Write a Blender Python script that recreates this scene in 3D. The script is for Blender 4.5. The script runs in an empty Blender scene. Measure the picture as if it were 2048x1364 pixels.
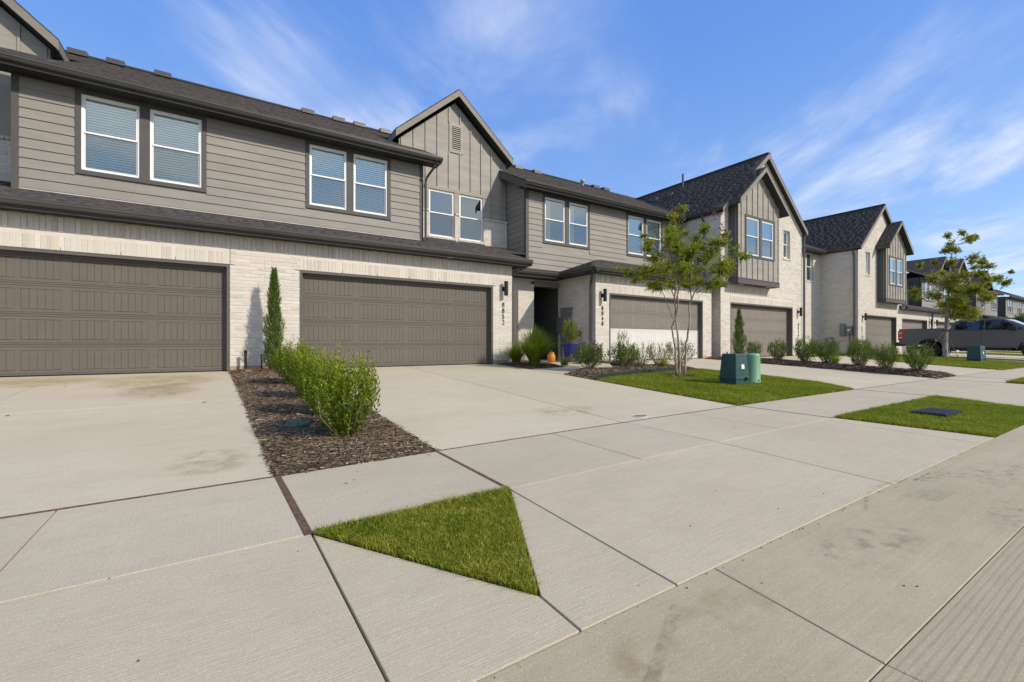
import bpy, bmesh, math, random
import numpy as np
from mathutils import Vector, Matrix
R = math.radians
random.seed(7)
rng = np.random.default_rng(7)
scene = bpy.context.scene
COL = scene.collection

# ------------------------------------------------------------ camera
CAM_Z = 0.564                      # z = 0 is the garage slab
cd = bpy.data.cameras.new('camera')
cam = bpy.data.objects.new('camera', cd)
COL.objects.link(cam)
cam.location = (0, 0, CAM_Z)
cam.rotation_euler = (R(90), 0, R(-32.838))
cd.sensor_width = 36
cd.lens = 15.996
cd.shift_y = 0.0029
cd.clip_start = 0.05
cd.clip_end = 3000
scene.camera = cam

# ------------------------------------------------------------ sun, sky, exposure
CLOUD_A, CLOUD_B, CLOUD_C, CLOUD_D, CLOUD_E = 3.3, 2.2, 2.7, 0.3, 1.0
SUN_DIR = Vector((0.60, -1.0, 0.80)).normalized()      # towards the sun
sl = bpy.data.lights.new('sun', 'SUN')
sl.energy = 2.85
sl.angle = R(1.6)
sl.color = (1.0, 0.90, 0.765)
so = bpy.data.objects.new('sun', sl)
so.rotation_euler = SUN_DIR.to_track_quat('Z', 'Y').to_euler()
so.location = (20, -40, 40)
COL.objects.link(so)

world = bpy.data.worlds.new('World')
scene.world = world
world.use_nodes = True
wn = world.node_tree.nodes
wl = world.node_tree.links
wn.clear()
def wnode(t, **kw):
    n = wn.new(t)
    for k, v in kw.items():
        setattr(n, k, v)
    return n
def wmath(op, a, b=None, c=None):
    n = wnode('ShaderNodeMath', operation=op)
    for i, v in enumerate((a, b, c)):
        if v is None: continue
        if isinstance(v, (int, float)): n.inputs[i].default_value = v
        else: wl.new(v, n.inputs[i])
    return n.outputs[0]
def wramp(v, lo, hi, a=0.0, b=1.0):
    n = wnode('ShaderNodeMapRange', interpolation_type='SMOOTHSTEP')
    wl.new(v, n.inputs[0])
    n.inputs[1].default_value = lo; n.inputs[2].default_value = hi
    n.inputs[3].default_value = a; n.inputs[4].default_value = b
    return n.outputs[0]
sky = wnode('ShaderNodeTexSky', sky_type='NISHITA')
sky.sun_disc = False
sky.sun_elevation = math.asin(SUN_DIR.z)
sky.sun_rotation = math.atan2(SUN_DIR.x, SUN_DIR.y)
sky.altitude = 200
sky.air_density = 1.0
sky.dust_density = 0.5
sky.ozone_density = 2.2
hs = wnode('ShaderNodeHueSaturation')
hs.inputs['Saturation'].default_value = 1.10
hs.inputs['Value'].default_value = 1.0
wl.new(sky.outputs[0], hs.inputs['Color'])
tc = wnode('ShaderNodeTexCoord')
sx = wnode('ShaderNodeSeparateXYZ'); wl.new(tc.outputs['Generated'], sx.inputs[0])
# a clear summer blue, paler to the horizon, laid over the physical sky
grad = wnode('ShaderNodeMix', data_type='RGBA')
wl.new(wramp(sx.outputs[2], 0.0, 0.62), grad.inputs[0])
grad.inputs[6].default_value = (1.50, 2.35, 3.95, 1); grad.inputs[7].default_value = (0.55, 1.35, 3.75, 1)
wtint = wnode('ShaderNodeMix', data_type='RGBA')
wtint.inputs[0].default_value = 0.72
wl.new(hs.outputs[0], wtint.inputs[6]); wl.new(grad.outputs[2], wtint.inputs[7])
zz = wmath('MAXIMUM', wmath('ADD', sx.outputs[2], 0.06), 0.02)
cx_ = wmath('DIVIDE', sx.outputs[0], zz); cy_ = wmath('DIVIDE', sx.outputs[1], zz)
cv = wnode('ShaderNodeCombineXYZ'); wl.new(cx_, cv.inputs[0]); wl.new(cy_, cv.inputs[1])
# high thin cirrus, drawn out in one direction
mp0 = wnode('ShaderNodeMapping'); wl.new(cv.outputs[0], mp0.inputs[0])
mp0.inputs['Rotation'].default_value = (0, 0, R(44))
mp = wnode('ShaderNodeMapping'); wl.new(mp0.outputs[0], mp.inputs[0])
mp.inputs['Scale'].default_value = (0.85, 0.34, 1); mp.inputs['Location'].default_value = (CLOUD_A, CLOUD_B, 0)
n1 = wnode('ShaderNodeTexNoise'); wl.new(mp.outputs[0], n1.inputs['Vector'])
n1.inputs['Scale'].default_value = 1.5; n1.inputs['Detail'].default_value = 10; n1.inputs['Roughness'].default_value = 0.60; n1.inputs['Distortion'].default_value = 0.5
mpb = wnode('ShaderNodeMapping'); wl.new(cv.outputs[0], mpb.inputs[0]); mpb.inputs['Location'].default_value = (CLOUD_C, CLOUD_D, 0)
n1b = wnode('ShaderNodeTexNoise'); wl.new(mpb.outputs[0], n1b.inputs['Vector'])
n1b.inputs['Scale'].default_value = 0.62; n1b.inputs['Detail'].default_value = 3
cir = wmath('MULTIPLY', wramp(n1.outputs[0], 0.42, 0.76), wramp(n1b.outputs[0], 0.38, 0.60))
cir = wmath('MULTIPLY', cir, 0.95)
cir = wmath('ADD', cir, wmath('MULTIPLY', wramp(n1b.outputs[0], 0.40, 0.60), wramp(wmath('MULTIPLY', sx.outputs[1], -1.0), -0.1, 0.5, 0.0, 0.55)))
# low cumulus near the horizon
mpe = wnode('ShaderNodeMapping'); wl.new(tc.outputs['Generated'], mpe.inputs[0]); mpe.inputs['Location'].default_value = (CLOUD_E, 0, 0); mpe.inputs['Scale'].default_value = (1, 1, 1.8)
n2 = wnode('ShaderNodeTexNoise'); wl.new(mpe.outputs[0], n2.inputs['Vector'])
n2.inputs['Scale'].default_value = 4.0; n2.inputs['Detail'].default_value = 9; n2.inputs['Roughness'].default_value = 0.55
elev = sx.outputs[2]
cu_lim = wmath('MULTIPLY', wmath('SUBTRACT', n2.outputs[0], 0.40), 1.35)
cu = wramp(wmath('SUBTRACT', cu_lim, wmath('MULTIPLY', elev, 1.8)), -0.012, 0.035)
cu = wmath('MULTIPLY', cu, wramp(elev, 0.0, 0.05))
mixc = wnode('ShaderNodeMix', data_type='RGBA'); wl.new(cir, mixc.inputs[0]); wl.new(wtint.outputs[2], mixc.inputs[6])
mixc.inputs[7].default_value = (3.9, 4.1, 4.6, 1)
mixd = wnode('ShaderNodeMix', data_type='RGBA'); wl.new(wmath('MULTIPLY', cu, 0.85), mixd.inputs[0]); wl.new(mixc.outputs[2], mixd.inputs[6])
mixd.inputs[7].default_value = (4.3, 4.3, 4.5, 1)
bg = wnode('ShaderNodeBackground'); bg.inputs['Strength'].default_value = 0.15
wo = wnode('ShaderNodeOutputWorld')
wl.new(mixd.outputs[2], bg.inputs[0]); wl.new(bg.outputs[0], wo.inputs[0])

vs = scene.view_settings
vs.view_transform = 'Standard'; vs.look = 'None'; vs.gamma = 1; vs.use_curve_mapping = False
vs.exposure = 0.62
scene.render.engine = 'CYCLES'
scene.cycles.max_bounces = 8
scene.cycles.transparent_max_bounces = 12
scene.cycles.transmission_bounces = 6

# ------------------------------------------------------------ materials
MATS = {}
class NT:
    def __init__(s, name):
        s.m = bpy.data.materials.new(name); s.m.use_nodes = True
        s.t = s.m.node_tree; s.n = s.t.nodes; s.l = s.t.links; s.n.clear()
        s.out = s.n.new('ShaderNodeOutputMaterial')
        s.b = s.n.new('ShaderNodeBsdfPrincipled')
        s.l.new(s.b.outputs[0], s.out.inputs[0])
        s.pos = s.n.new('ShaderNodeNewGeometry').outputs['Position']
        MATS[name] = s.m
    def set(s, inp, v):
        if hasattr(v, 'links') or hasattr(v, 'is_linked'): s.l.new(v, inp)
        else:
            if isinstance(v, tuple) and len(v) == 3 and inp.type == 'RGBA': v = v + (1,)
            inp.default_value = v
    def bs(s, **kw):
        for k, v in kw.items():
            s.set(s.b.inputs[k.replace('_', ' ')], v)
        return s
    def noise(s, scale=5, detail=4, rough=0.5, stretch=(1, 1, 1), rot=0, dist=0, loc=(0, 0, 0), vec=None):
        mp = s.n.new('ShaderNodeMapping'); s.l.new(vec or s.pos, mp.inputs[0])
        mp.inputs['Scale'].default_value = stretch; mp.inputs['Rotation'].default_value = (0, 0, rot); mp.inputs['Location'].default_value = loc
        n = s.n.new('ShaderNodeTexNoise'); s.l.new(mp.outputs[0], n.inputs['Vector'])
        n.inputs['Scale'].default_value = scale; n.inputs['Detail'].default_value = detail
        n.inputs['Roughness'].default_value = rough; n.inputs['Distortion'].default_value = dist
        return n.outputs[0]
    def ramp(s, v, lo, hi, a=0.0, b=1.0):
        n = s.n.new('ShaderNodeMapRange'); n.interpolation_type = 'SMOOTHSTEP'; s.set(n.inputs[0], v)
        for i, q in enumerate((lo, hi, a, b)): n.inputs[i + 1].default_value = q
        return n.outputs[0]
    def math(s, op, a, b=0.0, c=None):
        n = s.n.new('ShaderNodeMath'); n.operation = op
        s.set(n.inputs[0], a); s.set(n.inputs[1], b)
        if c is not None: s.set(n.inputs[2], c)
        return n.outputs[0]
    def mix(s, f, a, b, blend='MIX'):
        n = s.n.new('ShaderNodeMix'); n.data_type = 'RGBA'; n.blend_type = blend
        s.set(n.inputs[0], f); s.set(n.inputs[6], a); s.set(n.inputs[7], b)
        return n.outputs[2]
    def attr(s, name='tint'):
        n = s.n.new('ShaderNodeAttribute'); n.attribute_name = name
        return n.outputs['Fac']
    def rnd(s):
        return s.n.new('ShaderNodeObjectInfo').outputs['Random']
    def cramp(s, v, stops):
        n = s.n.new('ShaderNodeValToRGB'); s.set(n.inputs[0], v)
        e = n.color_ramp.elements
        e[0].position, e[0].color = stops[0][0], stops[0][1] + (1,)
        e[1].position, e[1].color = stops[-1][0], stops[-1][1] + (1,)
        for p, c in stops[1:-1]:
            q = e.new(p); q.color = c + (1,)
        return n.outputs[0]
    def bump(s, h, strength=0.3, dist=0.01):
        n = s.n.new('ShaderNodeBump'); s.set(n.inputs['Height'], h)
        n.inputs['Strength'].default_value = strength; n.inputs['Distance'].default_value = dist
        s.l.new(n.outputs[0], s.b.inputs['Normal']); return s

def simple(name, col, rough=0.6, metal=0.0, var=0.12, nscale=6, bump=0.0, spec=0.4, bscale=60):
    k = NT(name)
    n = k.noise(nscale, 5, 0.6)
    c = k.mix(k.ramp(n, 0.3, 0.7), tuple(q * (1 - var) for q in col), tuple(min(1, q * (1 + var)) for q in col))
    k.bs(Base_Color=c, Roughness=rough, Metallic=metal, Specular_IOR_Level=spec)
    if bump: k.bump(k.noise(bscale, 3), bump, 0.004)
    return k.m

def siding_mat(name, col, var=0.08):
    k = NT(name)
    n = k.noise(2.2, 5, 0.6, (0.5, 0.5, 2.5)); g = k.noise(28, 4, 0.6, (0.25, 0.25, 2))
    c = k.mix(k.ramp(n, 0.3, 0.75), tuple(q * (1 - var) for q in col), tuple(q * (1 + var) for q in col))
    c = k.mix(k.math('MULTIPLY', k.math('FRACT', k.math('ADD', k.rnd(), k.attr())), 0.14), c, (0.10, 0.09, 0.08))
    streak = k.ramp(k.noise(9, 3, 0.5, (1, 1, 0.12)), 0.56, 0.75)
    c = k.mix(k.math('MULTIPLY', streak, 0.12), c, (0.17, 0.155, 0.13))
    k.bs(Base_Color=c, Roughness=0.62, Specular_IOR_Level=0.3).bump(g, 0.12, 0.004)
    return k.m
siding_mat('siding_paint', (0.266, 0.246, 0.212))
siding_mat('siding_shaded', (0.095, 0.092, 0.085))  # siding darkened: shade put into the colour of walls turned from the sun
siding_mat('batten_paint', (0.315, 0.292, 0.25), 0.12)
siding_mat('trim_dark', (0.082, 0.078, 0.073), 0.06)
siding_mat('rake_paint', (0.22, 0.196, 0.162), 0.10)
siding_mat('garage_brown', (0.126, 0.110, 0.089), 0.05)
siding_mat('garage_tan', (0.205, 0.182, 0.152), 0.05)
siding_mat('garage_white', (0.66, 0.65, 0.61), 0.02)
siding_mat('garage_trim', (0.105, 0.098, 0.083), 0.06)
simple('gutter_metal', (0.062, 0.058, 0.052), 0.33, 0.0, 0.08, 3, spec=0.6)
simple('soffit_dark', (0.030, 0.029, 0.028), 0.7)
simple('vinyl_white', (0.80, 0.80, 0.78), 0.35, 0, 0.02)
simple('door_dark', (0.012, 0.012, 0.014), 0.5, 0, 0.1)
simple('lamp_black', (0.013, 0.015, 0.018), 0.45)
simple('number_metal', (0.030, 0.028, 0.026), 0.4)
simple('blind_white', (0.86, 0.92, 0.88), 0.6, 0, 0.03)
simple('curtain_white', (0.62, 0.66, 0.64), 0.9, 0, 0.1, 9)
simple('curtain_dark', (0.05, 0.04, 0.06), 0.9, 0, 0.1, 9)
simple('room_dark', (0.055, 0.055, 0.055), 0.9)
simple('meter_grey', (0.16, 0.175, 0.18), 0.45, 0.2)
simple('meter_teal', (0.09, 0.16, 0.16), 0.5)
simple('meter_face', (0.55, 0.55, 0.52), 0.2)
simple('handle_steel', (0.6, 0.6, 0.6), 0.25, 0.9)
simple('plastic_black', (0.012, 0.013, 0.015), 0.5)
simple('lead_flash', (0.42, 0.40, 0.36), 0.6, 0.1)
simple('slab_edge', (0.40, 0.30, 0.19), 0.9, 0, 0.2, 10, 0.3)
simple('pot_blue', (0.012, 0.018, 0.21), 0.3, 0, 0.2, 20, spec=0.4)
simple('orange_plastic', (0.52, 0.21, 0.015), 0.5)
simple('sticker_white', (0.72, 0.74, 0.74), 0.5, 0, 0.12, 90)
simple('sticker_print', (0.16, 0.05, 0.03), 0.6)
simple('cover_green', (0.022, 0.085, 0.080), 0.55, 0, 0.25, 25, 0.2)
simple('edging_green', (0.012, 0.028, 0.020), 0.5)
simple('wood_joint', (0.115, 0.068, 0.040), 0.9, 0, 0.45, 40, 0.5)
simple('dry_leaf', (0.20, 0.09, 0.03), 0.8)
simple('stone_light', (0.5, 0.47, 0.42), 0.8)
simple('rock_dark', (0.09, 0.06, 0.04), 0.9)
k = NT('cabinet_green')
k.bs(Base_Color=k.mix(k.ramp(k.noise(5, 4), 0.3, 0.7), (0.009, 0.050, 0.043), (0.014, 0.066, 0.056)), Roughness=0.42, Specular_IOR_Level=0.5)
k = NT('pedestal_green')
k.bs(Base_Color=k.mix(k.ramp(k.noise(5, 4, 0.6, (1, 1, 0.3)), 0.3, 0.7), (0.110, 0.255, 0.145), (0.15, 0.32, 0.185)), Roughness=0.5)

# brick
def brick_mat(name, mortar=False):
    k = NT(name)
    t = k.math('FRACT', k.math('ADD', k.attr(), k.math('MULTIPLY', k.rnd(), 3.7)))
    c = k.cramp(t, [(0, (0.49, 0.455, 0.395)), (0.3, (0.58, 0.545, 0.48)), (0.55, (0.53, 0.485, 0.42)), (0.8, (0.62, 0.585, 0.52)), (0.93, (0.44, 0.40, 0.345)), (1, (0.56, 0.47, 0.35))])
    blot = k.ramp(k.noise(30, 5, 0.6), 0.35, 0.68)
    c = k.mix(k.math('MULTIPLY', blot, 0.38), c, (0.66, 0.61, 0.53))
    stain = k.ramp(k.noise(2.3, 4, 0.6), 0.55, 0.74)
    c = k.mix(k.math('MULTIPLY', stain, 0.25), c, (0.42, 0.38, 0.33))
    sp = k.ramp(k.noise(110, 2, 0.5), 0.66, 0.72)
    c = k.mix(k.math('MULTIPLY', sp, 0.35), c, (0.22, 0.19, 0.16))
    k.bs(Base_Color=c, Roughness=0.88, Specular_IOR_Level=0.2)
    k.bump(k.math('ADD', k.noise(70, 4, 0.7), k.math('MULTIPLY', k.noise(9, 3), 0.7)), 0.5, 0.006)
brick_mat('brick')
k = NT('mortar')
k.bs(Base_Color=k.mix(k.ramp(k.noise(9, 5, 0.6), 0.3, 0.7), (0.56, 0.52, 0.45), (0.62, 0.585, 0.515)), Roughness=0.95, Specular_IOR_Level=0.1).bump(k.noise(140, 2), 0.4, 0.003)

# shingles
k = NT('shingle')
t = k.math('FRACT', k.math('ADD', k.attr(), k.rnd()))
c = k.cramp(t, [(0, (0.044, 0.041, 0.041)), (0.35, (0.064, 0.059, 0.057)), (0.7, (0.080, 0.071, 0.065)), (1, (0.054, 0.051, 0.052))])
c = k.mix(k.ramp(k.noise(22, 4, .7), 0.4, 0.7, 0, 0.45), c, (0.105, 0.094, 0.083))
k.bs(Base_Color=c, Roughness=0.95, Specular_IOR_Level=0.1)

# glass
def glass_mat(name, refl, tint):
    k = NT(name)
    k.n.remove(k.b)
    tr = k.n.new('ShaderNodeBsdfTransparent'); tr.inputs[0].default_value = tint + (1,)
    gl = k.n.new('ShaderNodeBsdfGlossy'); gl.inputs['Roughness'].default_value = 0.015
    gl.inputs[0].default_value = (0.90, 1.0, 0.99, 1)
    nb = k.n.new('ShaderNodeBump'); k.l.new(k.noise(1.3, 2), nb.inputs['Height']); nb.inputs['Strength'].default_value = 0.04; nb.inputs['Distance'].default_value = 0.03
    k.l.new(nb.outputs[0], gl.inputs['Normal'])
    fr = k.n.new('ShaderNodeFresnel'); fr.inputs['IOR'].default_value = 1.5
    f = k.math('ADD', k.math('MULTIPLY', fr.outputs[0], 1.6), refl)
    f = k.math('MINIMUM', f, 1.0)
    mx = k.n.new('ShaderNodeMixShader'); k.l.new(f, mx.inputs[0]); k.l.new(tr.outputs[0], mx.inputs[1]); k.l.new(gl.outputs[0], mx.inputs[2])
    k.l.new(mx.outputs[0], k.out.inputs[0])
glass_mat('glass', 0.23, (0.93, 1.0, 0.97))
k = NT('screen_mesh'); k.n.remove(k.b)
tr = k.n.new('ShaderNodeBsdfTransparent'); df = k.n.new('ShaderNodeBsdfDiffuse'); df.inputs[0].default_value = (0.045, 0.055, 0.05, 1)
mx = k.n.new('ShaderNodeMixShader'); mx.inputs[0].default_value = 0.15
k.l.new(tr.outputs[0], mx.inputs[1]); k.l.new(df.outputs[0], mx.inputs[2]); k.l.new(mx.outputs[0], k.out.inputs[0])

# concrete
def concrete(name, c0, c1, stain, broom=(1, 1, 1), broom_amt=0.05, warm=0.3):
    k = NT(name)
    big = k.noise(0.55, 6, 0.62); mid = k.noise(3.2, 6, 0.65, (0.5, 1, 1)); fine = k.noise(120, 3, 0.6)
    c = k.mix(k.ramp(big, 0.3, 0.72), c0, c1)
    c = k.mix(k.ramp(mid, 0.42, 0.75, 0, 0.35), c, tuple(q * 0.82 for q in c0))
    c = k.mix(k.math('MULTIPLY', k.ramp(k.noise(1.1, 5, 0.6, (0.35, 1, 1), 0, 0.4), 0.55, 0.72), warm), c, stain)
    c = k.mix(k.math('MULTIPLY', k.rnd(), 0.22), c, tuple(q * 0.80 for q in c0))
    br = k.noise(1.0, 2, 0.5, broom)
    c = k.mix(k.ramp(br, 0.35, 0.65, 0, broom_amt), c, tuple(q * 0.62 for q in c0))
    sp = k.ramp(k.noise(38, 3, 0.6), 0.68, 0.74)
    c = k.mix(k.math('MULTIPLY', sp, 0.40), c, tuple(q * 0.5 for q in c0))
    c = k.mix(k.math('MULTIPLY', fine, 0.16), c, tuple(min(1, q * 1.3) for q in c1))
    mot = k.noise(14, 6, .75, (.4, 1, 1)); c = k.mix(k.ramp(mot, .4, .7, 0, .20), c, tuple(q * .70 for q in c0))
    grit = k.noise(170, 2, .6); c = k.mix(k.ramp(grit, .48, .66, 0, .30), c, tuple(q * .62 for q in c0)); c = k.mix(k.ramp(k.noise(130, 2, .6, loc=(3, 1, 0)), .54, .68, 0, .35), c, tuple(min(1, q * 1.35) for q in c1))
    k.bs(Base_Color=c, Roughness=0.88, Specular_IOR_Level=0.22)
    k.bump(k.math('ADD', k.math('MULTIPLY', br, 1.6), k.math('MULTIPLY', fine, 0.5)), 0.35, 0.004)
    return k
concrete('concrete_drive', (0.475, 0.418, 0.295), (0.545, 0.482, 0.35), (0.47, 0.37, 0.235), (6, 60, 1), 0.06, 0.45)
concrete('concrete_walk', (0.44, 0.38, 0.268), (0.50, 0.438, 0.318), (0.42, 0.34, 0.24), (170, 6, 1), 0.08, 0.25)
concrete('concrete_apron', (0.44, 0.38, 0.266), (0.495, 0.435, 0.312), (0.42, 0.33, 0.23), (8, 150, 1), 0.11, 0.3)
k = concrete('concrete_road', (0.375, 0.318, 0.205), (0.45, 0.388, 0.262), (0.33, 0.25, 0.15), (0.9, 26, 1), 0.10, 0.55)
# ------------------------------------------------------------ mesh helpers
class Frame:
    """a = along, n = outward normal, z = up"""
    def __init__(s, O, D, N):
        s.O, s.D, s.N = Vector(O), Vector(D).normalized(), Vector(N).normalized()
        s.flip = s.D.cross(s.N).z > 0
    def __call__(s, a, n, z):
        p = s.O + s.D * a + s.N * n
        return (p.x, p.y, p.z + z)
WORLD = Frame((0, 0, 0), (1, 0, 0), (0, -1, 0))
def F(y):                       # a wall facing the street at depth y, a = world x
    return Frame((0, y, 0), (1, 0, 0), (0, -1, 0))
BOXF = [(0, 1, 2, 3), (7, 6, 5, 4), (0, 4, 5, 1), (1, 5, 6, 2), (2, 6, 7, 3), (3, 7, 4, 0)]
class MB:
    def __init__(s): s.v = []; s.f = []; s.t = []
    def add(s, vs, fs, tint=None):
        o = len(s.v); s.v.extend(vs); s.f.extend([tuple(i + o for i in f) for f in fs])
        tv = random.random() if tint is None else tint
        s.t.extend([tv] * len(fs)); return s
    def box(s, x0, x1, y0, y1, z0, z1, tint=None):
        vs = [(x0, y0, z0), (x0, y1, z0), (x1, y1, z0), (x1, y0, z0), (x0, y0, z1), (x0, y1, z1), (x1, y1, z1), (x1, y0, z1)]
        return s.add(vs, BOXF, tint)
    def fbox(s, fr, a0, a1, n0, n1, z0, z1, tint=None):
        # n1 > n0 : outer face at n1
        vs = [fr(a0, n1, z0), fr(a0, n0, z0), fr(a1, n0, z0), fr(a1, n1, z0), fr(a0, n1, z1), fr(a0, n0, z1), fr(a1, n0, z1), fr(a1, n1, z1)]
        fs = BOXF if not fr.flip else [tuple(reversed(f)) for f in BOXF]
        return s.add(vs, fs, tint)
    def brick(s, fr, a0, a1, n0, n1, z0, z1, ch=0.004, tint=None):
        o = [fr(a0, n0, z0), fr(a1, n0, z0), fr(a1, n0, z1), fr(a0, n0, z1)]
        m = [fr(a0, n1 - ch, z0), fr(a1, n1 - ch, z0), fr(a1, n1 - ch, z1), fr(a0, n1 - ch, z1)]
        i = [fr(a0 + ch, n1, z0 + ch), fr(a1 - ch, n1, z0 + ch), fr(a1 - ch, n1, z1 - ch), fr(a0 + ch, n1, z1 - ch)]
        fs = [(8, 9, 10, 11)]
        for q in range(4):
            r = (q + 1) % 4
            fs += [(4 + q, 4 + r, 8 + r, 8 + q), (q, r, 4 + r, 4 + q)]
        if fr.flip: fs = [tuple(reversed(f)) for f in fs]
        return s.add(o + m + i, fs, tint)
    def prism(s, pts, d, tint=None):
        """pts: planar 3-D polygon, extruded by vector d"""
        n = len(pts); d = Vector(d)
        vs = [tuple(p) for p in pts] + [tuple(Vector(p) + d) for p in pts]
        fs = [tuple(range(n)), tuple(range(2 * n - 1, n - 1, -1))] + [(i, i + n, (i + 1) % n + n, (i + 1) % n) for i in range(n)]
        return s.add(vs, fs, tint)
    def tube(s, pts, r, seg=8, tint=None, caps=True):
        pts = [Vector(p) for p in pts]; rs = r if isinstance(r, (list, tuple)) else [r] * len(pts)
        rings = []; tv = random.random() if tint is None else tint
        up = Vector((0.13, 0.21, 1)).normalized(); o = len(s.v)
        for i, p in enumerate(pts):
            t = (pts[min(i + 1, len(pts) - 1)] - pts[max(i - 1, 0)])
            if t.length < 1e-9: t = Vector((0, 0, 1))
            t.normalize()
            a = t.cross(Vector((1, 0, 0)) if abs(t.z) > 0.8 else Vector((0, 0, 1))).normalized(); b = t.cross(a)
            for k_ in range(seg):
                th = 2 * math.pi * k_ / seg
                s.v.append(tuple(p + (a * math.cos(th) + b * math.sin(th)) * rs[i]))
        for i in range(len(pts) - 1):
            for k_ in range(seg):
                q = (k_ + 1) % seg
                s.f.append((o + i * seg + k_, o + i * seg + q, o + (i + 1) * seg + q, o + (i + 1) * seg + k_)); s.t.append(tv)
        if caps:
            s.f.append(tuple(o + k_ for k_ in range(seg))[::-1]); s.t.append(tv)
            e = o + (len(pts) - 1) * seg
            s.f.append(tuple(e + k_ for k_ in range(seg))); s.t.append(tv)
        return s
    def lathe(s, c, prof, seg=20, axis='z', tint=None):
        """prof: list of (radius, height)"""
        o = len(s.v); tv = random.random() if tint is None else tint
        for r, h in prof:
            for k_ in range(seg):
                th = 2 * math.pi * k_ / seg; x, y = r * math.cos(th), r * math.sin(th)
                s.v.append((c[0] + x, c[1] + y, c[2] + h) if axis == 'z' else (c[0] + h, c[1] + x, c[2] + y) if axis == 'x' else (c[0] + x, c[1] + h, c[2] + y))
        for i in range(len(prof) - 1):
            for k_ in range(seg):
                q = (k_ + 1) % seg
                s.f.append((o + i * seg + k_, o + i * seg + q, o + (i + 1) * seg + q, o + (i + 1) * seg + k_)); s.t.append(tv)
        return s
    def mesh(s, name, mat, org=(0, 0, 0), smooth=False):
        me = bpy.data.meshes.new(name)
        ox, oy, oz = org
        me.from_pydata([(x - ox, y - oy, z - oz) for x, y, z in s.v], [], s.f)
        at = me.attributes.new('tint', 'FLOAT', 'FACE'); at.data.foreach_set('value', s.t)
        for m_ in (mat if isinstance(mat, (list, tuple)) else [mat]): me.materials.append(MATS[m_])
        if smooth: me.shade_smooth()
        me.update(); return me
def fix_normals(me):
    bm = bmesh.new(); bm.from_mesh(me); bmesh.ops.recalc_face_normals(bm, faces=bm.faces); bm.to_mesh(me); bm.free()
def link(name, me, parent=None, loc=(0, 0, 0), **props):
    o = bpy.data.objects.new(name, me); COL.objects.link(o); o.location = loc
    if parent is not None: o.parent = parent
    for k_, v in props.items(): o[k_] = v
    return o
class Thing:
    """a top-level thing: an Empty that parents its parts"""
    def __init__(s, name, label=None, cat=None, loc=(0, 0, 0), group=None, kind=None, rotz=0):
        s.o = bpy.data.objects.new(name, None); COL.objects.link(s.o); s.o.location = loc; s.loc = loc
        s.o.rotation_euler = (0, 0, rotz); s.o.empty_display_size = 0.3
        if label: s.o['label'] = label
        if cat: s.o['category'] = cat
        if group: s.o['group'] = group
        if kind: s.o['kind'] = kind
    def part(s, name, mb, mat, parent=None, smooth=False, fix=False, **props):
        me = mb.mesh(name, mat, s.loc, smooth)
        if fix: fix_normals(me)
        return link(name, me, parent or s.o, **props)
    def shared(s, name, me, at, parent=None, **props):
        return link(name, me, parent or s.o, (at[0] - s.loc[0], at[1] - s.loc[1], at[2] - s.loc[2]), **props)
def tag(o, label, cat, group=None, kind=None):
    o['label'] = label; o['category'] = cat
    if group: o['group'] = group
    if kind: o['kind'] = kind
    return o
def copy_tree(o, parent=None):
    c = o.copy(); COL.objects.link(c)
    if parent is not None: c.parent = parent
    for ch in list(o.children): copy_tree(ch, c)
    return c

# ------------------------------------------------------------ lie of the land
def zs(x):                       # height of the street edge of the driveways
    return -.27 - .13 * math.exp(-(x - .36) / 6) if x > .36 else -.40 + .012 * (x - .36)
Y1, Y2, Y3 = 3.71, 2.53, 1.22    # driveway / walk / apron / road
def gz(x, y):
    z = zs(x)
    if y >= Y1: return z * max(0.0, (10.85 - y) / (10.85 - Y1))
    if y >= Y2: return z - .012 * (Y1 - y)
    z -= .012 * (Y1 - Y2)
    if y >= Y3: return z - .04 * (Y2 - y)
    z -= .052
    if y > -8.5: return z + 0.006 * min(Y3 - y, 4.0)
    return z + 0.05
def offset_poly(P, d):
    """move every edge of a ccw polygon inwards by d"""
    n = len(P); out = []
    A = sum(P[i][0] * P[(i + 1) % n][1] - P[(i + 1) % n][0] * P[i][1] for i in range(n))
    if A < 0: P = P[::-1]
    for i in range(n):
        p0, p1, p2 = Vector(P[i - 1]), Vector(P[i]), Vector(P[(i + 1) % n])
        e1 = (p1 - p0).normalized(); e2 = (p2 - p1).normalized()
        n1 = Vector((-e1.y, e1.x)); n2 = Vector((-e2.y, e2.x))
        b = n1 + n2
        if b.length < 1e-6: out.append(tuple(p1 + n1 * d)); continue
        b.normalize(); q = max(0.3, b.dot(n1))
        out.append(tuple(p1 + b * (d / q)))
    return out
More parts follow.
